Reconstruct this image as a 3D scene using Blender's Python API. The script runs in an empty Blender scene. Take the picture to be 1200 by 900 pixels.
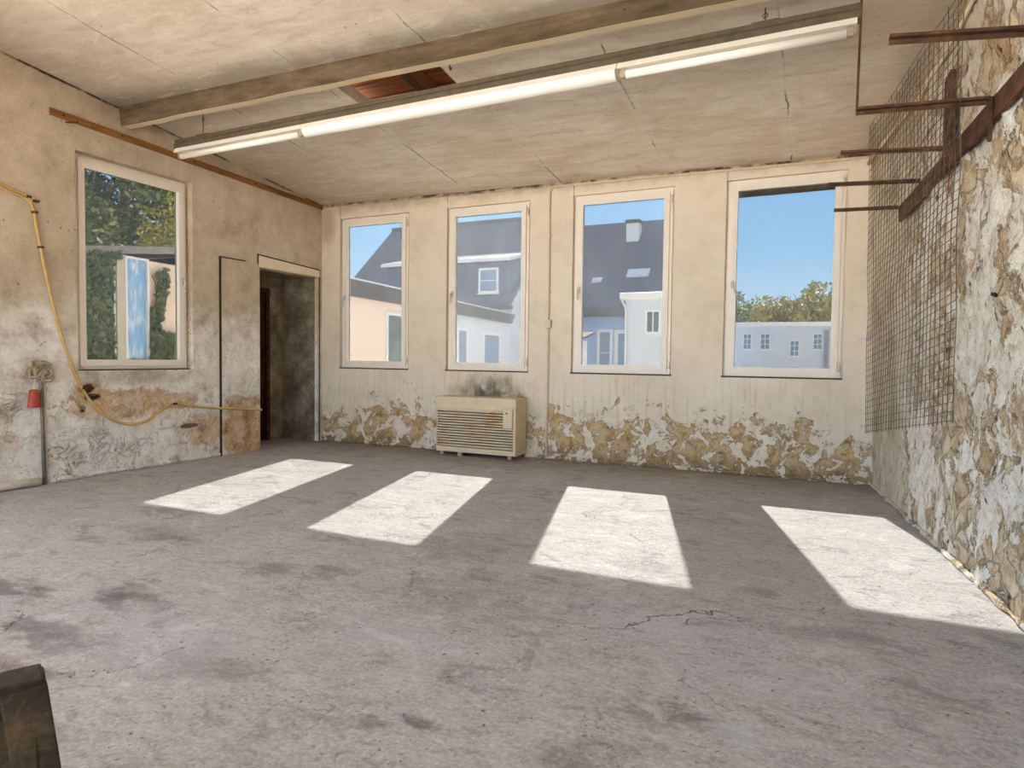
import bpy, bmesh, math, random
from mathutils import Vector, Matrix
random.seed(7)
S = bpy.context.scene
COL = S.collection

# ------------------------------------------------------------------ camera
CAM = Vector((5.7781, -6.5789, 1.0943))
YAW, PITCH, ROLL, FPX = -.4376, -.0403, .0124, 767.169
fw = Vector((math.sin(YAW)*math.cos(PITCH), math.cos(YAW)*math.cos(PITCH), math.sin(PITCH)))
rt0 = Vector((math.cos(YAW), -math.sin(YAW), 0)); up0 = rt0.cross(fw)
rt = rt0*math.cos(ROLL) + up0*math.sin(ROLL); up = up0*math.cos(ROLL) - rt0*math.sin(ROLL)
cd = bpy.data.cameras.new('camera'); cam = bpy.data.objects.new('camera', cd); COL.objects.link(cam)
cd.sensor_width = 36; cd.lens = FPX/1200*36; cd.clip_start = .05; cd.clip_end = 500
M = Matrix((rt, up, -fw)).transposed().to_4x4(); M.translation = CAM
cam.matrix_world = M
S.camera = cam

# ------------------------------------------------------------------ light and exposure
S.view_settings.view_transform = 'Standard'; S.view_settings.look = 'None'
S.view_settings.gamma = 1; S.view_settings.use_curve_mapping = False
S.view_settings.exposure = 1.89
S.cycles.max_bounces = 14; S.cycles.diffuse_bounces = 10; S.cycles.transparent_max_bounces = 16
S.cycles.sample_clamp_indirect = 8
S.cycles.use_denoising = True
GLASS_T = .34           # pane tint, set dark to hold the yard down against the room
SKY = 1.9               # the sky's brightness outside
sun_d = bpy.data.lights.new('sun', 'SUN'); sun = bpy.data.objects.new('sun', sun_d); COL.objects.link(sun)
sun_d.energy = 16; sun_d.angle = .0095; sun_d.color = (1, .95, .87)
SUN_DIR = Vector((.343, -1.29, -1.0)).normalized()
sun.rotation_euler = SUN_DIR.to_track_quat('-Z', 'Y').to_euler(); sun.location = (0, 20, 20)
W = bpy.data.worlds.new('sky'); S.world = W; W.use_nodes = True
wn = W.node_tree; wn.nodes.clear()
_tc = wn.nodes.new('ShaderNodeTexCoord'); _sp = wn.nodes.new('ShaderNodeSeparateXYZ')
_rp = wn.nodes.new('ShaderNodeValToRGB'); _bg = wn.nodes.new('ShaderNodeBackground'); _wo = wn.nodes.new('ShaderNodeOutputWorld')
wn.links.new(_tc.outputs['Generated'], _sp.inputs[0]); wn.links.new(_sp.outputs['Z'], _rp.inputs[0])
wn.links.new(_rp.outputs[0], _bg.inputs[0]); wn.links.new(_bg.outputs[0], _wo.inputs[0])
els = _rp.color_ramp.elements
els[0].position = 0; els[0].color = (.72, .85, .96, 1)
els[1].position = .30; els[1].color = (.26, .55, .95, 1)
for pos, c in ((.07, (.56, .78, .97, 1)), (.16, (.36, .66, .97, 1)), (.5, (.76, .76, .76, 1)), (.8, (.98, .88, .75, 1))):
    e = els.new(pos); e.color = c
_bg.inputs[1].default_value = SKY

# ------------------------------------------------------------------ points on planes from the measured photo
def ray(x, y): return fw + rt*((x-600)/FPX) - up*((y-450)/FPX)
def hit(x, y, n, k):
    v = ray(x, y); n = Vector(n); return CAM + v*((k - n.dot(CAM))/n.dot(v))
def on_back(x, y, Y=0.): return hit(x, y, (0, 1, 0), Y)
def on_left(x, y, X=0.): return hit(x, y, (1, 0, 0), X)
def on_level(x, y, Z=0.): return hit(x, y, (0, 0, 1), Z)
def on_right(x, y, o=0.): return hit(x, y, (1, .106, 0), 6.195+o)
def ceil_z(x, y): return 3.0 - .0123*x - .1141*y
def wall_r(y): return 6.195 - .106*y
AN, AK = (1, .13, 0), -4.613                     # the annex wall across the yard
def on_annex(x, y, o=0.): return hit(x, y, AN, AK+o)

# ------------------------------------------------------------------ mesh helpers
def box(bm, lo, hi, bev=0.):
    lo, hi = [min(a, b) for a, b in zip(lo, hi)], [max(a, b) for a, b in zip(lo, hi)]
    b2 = bmesh.new()
    vs = [b2.verts.new((x, y, z)) for z in (lo[2], hi[2]) for y in (lo[1], hi[1]) for x in (lo[0], hi[0])]
    for f in ((0, 2, 3, 1), (4, 5, 7, 6), (0, 1, 5, 4), (2, 6, 7, 3), (0, 4, 6, 2), (1, 3, 7, 5)): b2.faces.new([vs[i] for i in f])
    if bev: bmesh.ops.bevel(b2, geom=b2.edges[:], offset=bev, segments=2, affect='EDGES', profile=.6)
    merge(bm, b2)
def merge(bm, b2):
    mp = {v: bm.verts.new(v.co) for v in b2.verts}
    for f in b2.faces:
        try: bm.faces.new([mp[v] for v in f.verts])
        except ValueError: pass
    b2.free()
def hexa(bm, c8, bev=0.):
    """solid from 8 corners: 4 of one end, 4 of the other in the same order"""
    b2 = bmesh.new(); vs = [b2.verts.new(c) for c in c8]
    for f in ((3, 2, 1, 0), (4, 5, 6, 7), (0, 1, 5, 4), (1, 2, 6, 5), (2, 3, 7, 6), (3, 0, 4, 7)): b2.faces.new([vs[i] for i in f])
    bmesh.ops.recalc_face_normals(b2, faces=b2.faces[:])
    if bev: bmesh.ops.bevel(b2, geom=b2.edges[:], offset=bev, segments=2, affect='EDGES', profile=.6)
    merge(bm, b2)
def bar(bm, a, b, w, h, upv=(0, 0, 1), bev=0.):
    a, b = Vector(a), Vector(b); d = (b-a).normalized(); u = Vector(upv)
    s = d.cross(u).normalized(); u = s.cross(d).normalized()
    r = [s*(-w/2)+u*(-h/2), s*(w/2)+u*(-h/2), s*(w/2)+u*(h/2), s*(-w/2)+u*(h/2)]
    hexa(bm, [a+q for q in r]+[b+q for q in r], bev)
def sweep(bm, pts, r, seg=8, cap=True):
    pts = [Vector(p) for p in pts]; rings = []
    prev = None
    for i, p in enumerate(pts):
        d = (pts[min(i+1, len(pts)-1)] - pts[max(i-1, 0)]).normalized()
        if prev is None:
            s = d.cross(Vector((0, 0, 1)));
            if s.length < .1: s = d.cross(Vector((0, 1, 0)))
            s.normalize()
        else:
            s = (prev - d*prev.dot(d)).normalized()
        prev = s; t = d.cross(s)
        rr = r[i] if isinstance(r, (list, tuple)) else r
        rings.append([bm.verts.new(p + s*math.cos(2*math.pi*k/seg)*rr + t*math.sin(2*math.pi*k/seg)*rr) for k in range(seg)])
    for a, b in zip(rings, rings[1:]):
        for k in range(seg): bm.faces.new((a[k], a[(k+1) % seg], b[(k+1) % seg], b[k]))
    if cap: bm.faces.new(rings[0][::-1]); bm.faces.new(rings[-1])
def smooth_pts(pts, n=8):
    P = [Vector(p) for p in pts]; out = []
    for i in range(len(P)-1):
        p0, p1, p2, p3 = P[max(i-1, 0)], P[i], P[i+1], P[min(i+2, len(P)-1)]
        for k in range(n):
            t = k/n
            out.append(.5*((2*p1)+(p2-p0)*t+(2*p0-5*p1+4*p2-p3)*t*t+(3*p1-p0-3*p2+p3)*t**3))
    return out+[P[-1]]
def prism(bm, prof, a, b):
    """profile of points (as Vectors at a) swept to b by translation"""
    d = Vector(b)-Vector(a)
    v0 = [bm.verts.new(p) for p in prof]; v1 = [bm.verts.new(Vector(p)+d) for p in prof]
    n = len(prof)
    bm.faces.new(v0[::-1]); bm.faces.new(v1)
    for k in range(n): bm.faces.new((v0[k], v0[(k+1) % n], v1[(k+1) % n], v1[k]))
def obj(name, bm, mat, parent=None, smooth=False):
    bmesh.ops.recalc_face_normals(bm, faces=bm.faces[:])
    me = bpy.data.meshes.new(name); bm.to_mesh(me); bm.free()
    if smooth:
        for p in me.polygons: p.use_smooth = True
    me.materials.append(mat)
    o = bpy.data.objects.new(name, me); COL.objects.link(o)
    if parent:
        o.parent = parent; o.matrix_parent_inverse = Matrix.Translation(-parent.location)
    return o
def tag(o, label, cat, group=None, kind=None):
    o['label'] = label; o['category'] = cat
    if group: o['group'] = group
    if kind: o['kind'] = kind
    return o
def thing(name, label, cat, loc=(0, 0, 0), group=None, kind=None):
    o = bpy.data.objects.new(name, None); COL.objects.link(o); o.location = loc; o.empty_display_size = .1
    return tag(o, label, cat, group, kind)
def struct(name, bm, mat, label, cat): return tag(obj(name, bm, mat), label, cat, kind='structure')
def new(): return bmesh.new()

# ------------------------------------------------------------------ material helpers
def lin(r, g, b):
    f = lambda v: (v/255/12.92) if v/255 <= .04045 else ((v/255+.055)/1.055)**2.4
    return (f(r), f(g), f(b), 1)
class Mt:
    def __init__(s, name, rough=.85, spec=.3):
        s.m = bpy.data.materials.new(name); s.m.use_nodes = True; s.t = s.m.node_tree
        s.t.nodes.clear(); s.out = s.t.nodes.new('ShaderNodeOutputMaterial')
        s.b = s.t.nodes.new('ShaderNodeBsdfPrincipled'); s.t.links.new(s.b.outputs[0], s.out.inputs[0])
        s.b.inputs['Roughness'].default_value = rough; s.b.inputs['Specular IOR Level'].default_value = spec
    def set(s, i, v):
        if hasattr(v, 'is_linked') or isinstance(v, bpy.types.NodeSocket): s.t.links.new(v, i)
        elif v is not None: i.default_value = v
    def node(s, t, ins=(), out=0, **props):
        n = s.t.nodes.new(t)
        for k, v in props.items(): setattr(n, k, v)
        for k, v in (ins.items() if isinstance(ins, dict) else enumerate(ins)): s.set(n.inputs[k], v)
        return n.outputs[out]
    def pos(s): return s.node('ShaderNodeNewGeometry', out='Position')
    def isl(s): return s.node('ShaderNodeNewGeometry', out='Random Per Island')
    def xyz(s, v):
        n = s.t.nodes.new('ShaderNodeSeparateXYZ'); s.t.links.new(v, n.inputs[0]); return n.outputs[0], n.outputs[1], n.outputs[2]
    def comb(s, x=0., y=0., z=0.): return s.node('ShaderNodeCombineXYZ', [x, y, z])
    def mul(s, v, k): return s.node('ShaderNodeVectorMath', [v, k], operation='MULTIPLY')
    def addv(s, v, k): return s.node('ShaderNodeVectorMath', [v, k], operation='ADD')
    def noise(s, v, sc, det=6., ro=.6, dis=0.): return s.node('ShaderNodeTexNoise', {'Vector': v, 'Scale': sc, 'Detail': det, 'Roughness': ro, 'Distortion': dis})
    def noisec(s, v, sc, det=3., ro=.5): return s.node('ShaderNodeTexNoise', {'Vector': v, 'Scale': sc, 'Detail': det, 'Roughness': ro}, out='Color')
    def vor(s, v, sc, feature='F1', out='Distance', rnd=1.): return s.node('ShaderNodeTexVoronoi', {'Vector': v, 'Scale': sc, 'Randomness': rnd}, out=out, feature=feature)
    def ma(s, op, a, b=None, c=None): return s.node('ShaderNodeMath', [a] + ([b] if b is not None else []) + ([c] if c is not None else []), operation=op)
    def ss(s, v, lo, hi, a=0., b=1.): return s.node('ShaderNodeMapRange', [v, lo, hi, a, b], interpolation_type='SMOOTHSTEP')
    def ramp(s, f, stops, interp='LINEAR'):
        n = s.t.nodes.new('ShaderNodeValToRGB'); s.set(n.inputs[0], f); r = n.color_ramp; r.interpolation = interp
        r.elements[0].position, r.elements[0].color = stops[0][0], stops[0][1]
        r.elements[1].position, r.elements[1].color = stops[-1][0], stops[-1][1]
        for p, c in stops[1:-1]: e = r.elements.new(p); e.color = c
        return n.outputs[0]
    def mix(s, f, a, b, blend='MIX'):
        n = s.t.nodes.new('ShaderNodeMix'); n.data_type = 'RGBA'; n.blend_type = blend
        s.set(n.inputs[0], f); s.set(n.inputs[6], a); s.set(n.inputs[7], b); return n.outputs[2]
    def blob(s, a, b, ca, cb, ra, rb, soft=.6, wob=None):
        """1 inside an ellipse in the (a,b) coordinates, fading out"""
        da = s.ma('DIVIDE', s.ma('SUBTRACT', a, ca), ra); db = s.ma('DIVIDE', s.ma('SUBTRACT', b, cb), rb)
        d = s.ma('SQRT', s.ma('ADD', s.ma('MULTIPLY', da, da), s.ma('MULTIPLY', db, db)))
        if wob is not None: d = s.ma('ADD', d, wob)
        return s.ss(d, 1., 1.-soft)
    def color(s, c): s.set(s.b.inputs['Base Color'], c)
    def bump(s, h, st=.5, dist=.01):
        n = s.t.nodes.new('ShaderNodeBump'); n.inputs['Strength'].default_value = st; n.inputs['Distance'].default_value = dist
        s.set(n.inputs['Height'], h); s.t.links.new(n.outputs[0], s.b.inputs['Normal'])
    def wob(s, v, sc=4., amt=.8):
        return s.ma('MULTIPLY', s.ma('SUBTRACT', s.noise(v, sc, 6., .65), .5), amt)

def plain(name, c, rough=.6, var=.12, sc=30., spec=.3, metal=0., bump=.15):
    m = Mt(name, rough, spec); p = m.pos(); n = m.noise(p, sc, 5., .6)
    d = tuple(v*(1-var) for v in c[:3])+(1,); l = tuple(min(1, v*(1+var)) for v in c[:3])+(1,)
    m.color(m.ramp(n, [(.3, d), (.7, l)])); m.b.inputs['Metallic'].default_value = metal
    if bump: m.bump(n, bump, .003)
    return m.m

# floor -----------------------------------------------------------
def mat_floor():
    m = Mt('worn_concrete', .8, .25); p = m.pos(); x, y, z = m.xyz(p)
    big = m.noise(m.mul(p, (.9, 1.2, 1)), 1.5, 8., .68, .7); mid = m.noise(p, 5., 8., .68); fine = m.noise(p, 60., 6., .7)
    c = m.ramp(big, [(.3, lin(151, 146, 140)), (.45, lin(170, 166, 163)), (.6, lin(181, 179, 175)), (.75, lin(170, 161, 150))])
    c = m.mix(m.ss(mid, .3, .7, .5, .85), c, m.ramp(mid, [(.33, lin(118, 111, 103)), (.44, lin(154, 147, 139)), (.53, lin(176, 170, 163)), (.66, lin(210, 205, 198))]))
    mid2 = m.noise(m.mul(p, (1., 1.8, 1)), 14., 8., .72, .3)
    c = m.mix(.6, c, m.ramp(mid2, [(.34, lin(132, 125, 117)), (.5, lin(172, 168, 164)), (.66, lin(202, 201, 200))]))
    c = m.mix(m.ss(fine, .3, .7, .3, .6), c, m.ramp(fine, [(.35, lin(121, 116, 110)), (.65, lin(200, 198, 196))]))
    # warm dust along the window wall
    c = m.mix(m.ma('MULTIPLY', m.ss(m.ma('ADD', y, m.wob(p, 3., .7)), -1.1, -.05), .55), c, lin(129, 110, 86))
    # stains
    w = m.wob(m.mul(p, (1, 1.8, 1)), 6., 3.2); st = 0.
    for cx, cy, rx, ry, k in ((2.40, -4.86, .34, .16, .75), (3.0, -4.68, .28, .16, .7), (3.10, -5.06, .55, .13, .7), (2.6, -5.2, .4, .14, .6), (3.3, -4.1, .26, .15, .5), (3.55, -3.98, .24, .12, .5), (3.8, -5.0, .24, .16, .4), (5.36, -4.58, .26, .11, .65), (1.7, -3.5, .4, .12, .4), (5.2, -4.95, .14, .09, .55), (4.62, -5.02, .09, .05, .75), (4.72, -4.96, .08, .045, .75), (4.0, -3.3, .5, .4, .3), (4.4, -4.0, .6, .4, .3), (3.4, -5.3, .22, .12, .5), (5.9, -3.7, .5, .16, .35), (2.2, -3.9, .5, .2, .3), (4.9, -3.2, .4, .2, .25), (1.2, -2.6, .5, .2, .25)):
        st = m.ma('MAXIMUM', st, m.ma('MULTIPLY', m.blob(x, y, cx, cy, rx, ry, .95, w), k))
    c = m.mix(m.ma('MULTIPLY', st, m.ss(mid2, .3, .6, .5, 1.)), c, lin(75, 69, 65))
    rs = m.ma('MULTIPLY', m.blob(x, y, 3.05, -5.27, .4, .12, .9, w), .5); c = m.mix(rs, c, lin(120, 90, 67))
    c = m.mix(m.ma('MULTIPLY', m.blob(x, y, 5.6, -4.58, .08, .07, .8, w), .6), c, lin(144, 156, 175))
    for cx, cy, rx, ry, k in ((5.25, -3.9, .55, .2, .5), (3.6, -4.9, .7, .3, .35), (2.4, -1.9, .5, .2, .4), (5.6, -4.2, .5, .2, .35), (4.3, -4.5, .5, .2, .3)):
        c = m.mix(m.ma('MULTIPLY', m.blob(x, y, cx, cy, rx, ry, .95, w), k), c, lin(174, 178, 184))
    # pits and grit
    sp = m.ma('MULTIPLY', m.ss(m.noise(m.mul(p, (1, 1.3, 1)), 48., 4., .65), .60, .68), m.ss(m.noise(p, 3.5, 4.), .42, .6))
    pit = m.ma('MULTIPLY', m.ss(m.vor(m.addv(p, m.mul(m.noisec(p, 30.), (.03, .03, 0))), 21.), .17, .06), m.ss(m.noise(p, 4., 4.), .5, .62))
    pt = m.ma('MAXIMUM', pit, sp)
    c = m.mix(m.ma('MULTIPLY', pt, .7), c, lin(83, 77, 71))
    # hairline cracks
    q = m.addv(p, m.mul(m.noisec(p, 1.6, 6., .65), (.7, .7, 0)))
    cr = m.ma('MULTIPLY', m.ss(m.vor(q, .55, 'DISTANCE_TO_EDGE'), .0022, .0006), m.ss(m.noise(p, 2.2, 4.), .43, .56))
    q2 = m.addv(p, m.mul(m.noisec(m.addv(p, (5, 2, 0)), 2.4, 7., .7), (.8, .8, 0)))
    cr2 = m.ma('MULTIPLY', m.ss(m.vor(q2, 1.3, 'DISTANCE_TO_EDGE'), .004, .001), m.ss(m.noise(m.addv(p, (2, 9, 0)), 1.6, 4.), .50, .62))
    cr = m.ma('MAXIMUM', cr, m.ma('MULTIPLY', cr2, .7))
    cl = m.noise(m.mul(p, (1, 1.5, 1)), 3.0, 9., .74, .8)
    c = m.mix(m.ss(cl, .52, .66, 0., .5), c, lin(104, 98, 91)); c = m.mix(m.ss(cl, .45, .33, 0., .5), c, lin(206, 203, 198))
    c = m.mix(m.ma('MULTIPLY', cr, .7), c, lin(72, 64, 57))
    c = m.mix(1., c, (.985, 1.01, 1.045, 1), 'MULTIPLY')
    m.color(c)
    h = m.ma('ADD', m.ma('MULTIPLY', mid, .6), m.ma('MULTIPLY', fine, .35)); h = m.ma('SUBTRACT', h, m.ma('ADD', pt, cr))
    m.bump(h, .7, .008); return m.m

# ceiling ---------------------------------------------------------
def mat_ceiling():
    m = Mt('board_marked_concrete', .9, .15); p = m.pos(); x, y, z = m.xyz(p)
    st = m.noise(m.mul(p, (1.2, 7., 1.)), 1.6, 7., .65, .4); big = m.noise(p, 1.1, 5., .6); fine = m.noise(p, 28., 6., .7)
    c = m.ramp(st, [(.25, lin(210, 196, 178)), (.5, lin(228, 217, 202)), (.75, lin(238, 229, 218))])
    c = m.mix(m.ss(big, .4, .72, 0., .6), c, lin(201, 182, 156))
    c = m.mix(m.ss(fine, .5, .75, 0., .35), c, lin(173, 153, 129))
    for sx in (1.05, 2.12, 3.25, 4.39, 5.5):
        d = m.ma('ABSOLUTE', m.ma('SUBTRACT', m.ma('ADD', x, m.wob(p, 2.2, .10)), sx))
        f = m.ma('MULTIPLY', m.ss(d, .010, .003), m.ss(m.noise(m.mul(p, (1, 1.6, 1)), 1.7, 4.), .47, .60))
        c = m.mix(m.ma('MULTIPLY', m.ss(d, .012, .004), .12), c, lin(168, 146, 120))
        c = m.mix(f, c, lin(67, 53, 40))
        c = m.mix(m.ma('MULTIPLY', m.ss(d, .10, .01), .18), c, lin(242, 235, 227))
    pit = m.ma('MULTIPLY', m.ss(m.vor(p, 9.), .085, .04), m.ss(m.noise(p, 2.2, 3.), .5, .58))
    c = m.mix(m.ma('MULTIPLY', pit, .85), c, lin(91, 74, 58))
    # darker towards both side walls, soot along the beam
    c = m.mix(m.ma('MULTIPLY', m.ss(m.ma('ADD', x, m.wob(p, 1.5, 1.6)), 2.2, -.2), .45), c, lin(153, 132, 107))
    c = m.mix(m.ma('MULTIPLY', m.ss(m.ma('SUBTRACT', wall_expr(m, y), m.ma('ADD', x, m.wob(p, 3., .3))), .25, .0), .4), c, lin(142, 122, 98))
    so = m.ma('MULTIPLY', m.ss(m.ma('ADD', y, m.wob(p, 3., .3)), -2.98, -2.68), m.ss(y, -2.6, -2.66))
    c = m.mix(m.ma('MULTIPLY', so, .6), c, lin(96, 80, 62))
    gm = m.noise(m.mul(p, (1., 3., 1.)), 3.2, 9., .72, .6)
    c = m.mix(m.ss(gm, .5, .68, 0., .45), c, lin(176, 156, 130)); c = m.mix(m.ss(gm, .46, .34, 0., .35), c, lin(246, 238, 226))
    c = m.mix(1., c, (.90, .885, .875, 1), 'MULTIPLY')
    m.color(c); m.bump(m.ma('ADD', m.ma('MULTIPLY', st, .6), m.ma('MULTIPLY', fine, .4)), .4, .006); return m.m
def wall_expr(m, y): return m.ma('SUBTRACT', 6.195, m.ma('MULTIPLY', y, .106))

# window wall -----------------------------------------------------
def mat_back():
    m = Mt('peeling_cream_paint', .85, .2); p = m.pos(); x, y, z = m.xyz(p)
    big = m.noise(p, 1.3, 5., .6); mid = m.noise(p, 7., 7., .65); fine = m.noise(p, 45., 6., .7)
    up_ = m.ramp(m.ma('ADD', m.ma('MULTIPLY', big, .6), m.ma('MULTIPLY', mid, .4)), [(.32, lin(208, 192, 169)), (.5, lin(222, 208, 188)), (.7, lin(230, 218, 200))])
    up_ = m.mix(m.ss(fine, .55, .8, 0., .3), up_, lin(188, 164, 132))
    drip = m.noise(m.mul(p, (16., 1., 1.1)), 1.4, 5., .6)
    up_ = m.mix(m.ma('MULTIPLY', m.ma('MULTIPLY', m.ss(drip, .5, .68), m.ss(m.ma('ADD', z, m.wob(p, 3., .4)), 1.05, .7)), .45), up_, lin(190, 160, 120))
    # grime under the ceiling and in the corners
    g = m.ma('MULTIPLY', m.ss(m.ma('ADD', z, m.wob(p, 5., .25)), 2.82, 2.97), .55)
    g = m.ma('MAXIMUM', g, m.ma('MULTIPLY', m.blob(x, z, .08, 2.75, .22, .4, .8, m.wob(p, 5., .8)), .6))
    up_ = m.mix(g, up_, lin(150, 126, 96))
    # peeled foot of the wall
    n1 = m.noise(m.addv(p, (4, 0, 2)), 4.6, 10., .7, .4)
    n0 = m.noise(m.comb(x, 0., 3.), .9, 3.)
    lim = m.ma('MULTIPLY', m.ma('SUBTRACT', m.ma('ADD', .40, m.ma('MULTIPLY', m.ma('SUBTRACT', n0, .5), .9)), z), .55)
    lim = m.ma('MINIMUM', lim, .12); lim = m.ma('SUBTRACT', lim, m.ma('MULTIPLY', m.blob(x, z, 3.0, .3, .22, .6, .6), .1))
    e = m.ma('ADD', n1, lim)
    # none of it directly right of the heater where paint holds
    peel = m.ss(e, .50, .515)
    n2 = m.noise(m.addv(p, (1, 0, 7)), 6.5, 9., .7, .5)
    low = m.ramp(n2, [(.26, lin(104, 84, 58)), (.38, lin(168, 132, 86)), (.47, lin(188, 156, 110)), (.52, lin(204, 178, 138)), (.58, lin(184, 150, 104)), (.66, lin(138, 112, 78)), (.78, lin(118, 106, 84))])
    dk = m.noise(m.addv(p, (9, 0, 1)), 9., 8., .7)
    low = m.mix(m.ss(dk, .53, .66, 0., .8), low, lin(104, 84, 60))
    low = m.mix(m.ma('MULTIPLY', m.ss(m.ma('ADD', z, m.wob(p, 6., .25)), .22, .02), .6), low, lin(108, 88, 64))
    white = m.ss(m.noise(m.addv(p, (0, 0, 11)), 5.2, 10., .72, .5), .505, .52)
    low = m.mix(m.ma('MULTIPLY', white, .85), low, m.ramp(mid, [(.35, lin(214, 200, 178)), (.65, lin(236, 227, 212))]))
    edge = m.ma('MULTIPLY', m.ss(e, .485, .50), m.ss(e, .53, .512))
    c = m.mix(peel, up_, low); c = m.mix(m.ma('MULTIPLY', edge, .2), c, lin(108, 84, 58))
    wh2 = m.noise(m.addv(p, (0, 0, 11)), 5.2, 10., .72, .5)
    ed2 = m.ma('MULTIPLY', m.ma('MULTIPLY', m.ss(wh2, .48, .50), m.ss(wh2, .52, .505)), peel)
    c = m.mix(m.ma('MULTIPLY', ed2, .25), c, lin(112, 90, 66))
    spk = m.ma('MULTIPLY', m.ss(m.vor(p, 16.), .13, .06), m.ma('MULTIPLY', m.ss(m.noise(p, 4., 3.), .5, .62), m.ss(z, 1.0, .6)))
    c = m.mix(m.ma('MULTIPLY', spk, .8), c, lin(92, 72, 50))
    # soot plume over the heater
    s1 = m.blob(x, z, 2.42, .70, .62, .30, .9, m.wob(m.mul(p, (1.4, 1, .9)), 5., 1.1))
    s1 = m.ma('MULTIPLY', s1, m.ss(m.noise(m.mul(p, (3, 1, 1.5)), 3., 6., .65), .25, .55))
    c = m.mix(m.ma('MULTIPLY', s1, .85), c, lin(70, 57, 42))
    t_ = m.ma('ADD', m.ma('ADD', z, m.ma('MULTIPLY', x, .0123)), m.wob(p, 7., .05))
    c = m.mix(m.ma('MULTIPLY', m.ss(t_, 2.955, 2.985), m.ss(m.noise(p, 6., 4.), .38, .6)), c, lin(70, 56, 40))
    m.color(c)
    h = m.ma('SUBTRACT', m.ma('ADD', m.ma('MULTIPLY', fine, .18), m.ma('MULTIPLY', mid, .3)), m.ma('MULTIPLY', peel, 1.))
    h = m.ma('ADD', h, m.ma('MULTIPLY', m.ma('MULTIPLY', white, peel), .8)); h = m.ma('ADD', h, m.ma('MULTIPLY', m.ma('MULTIPLY', dk, peel), .8))
    m.bump(h, .8, .008); return m.m

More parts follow.
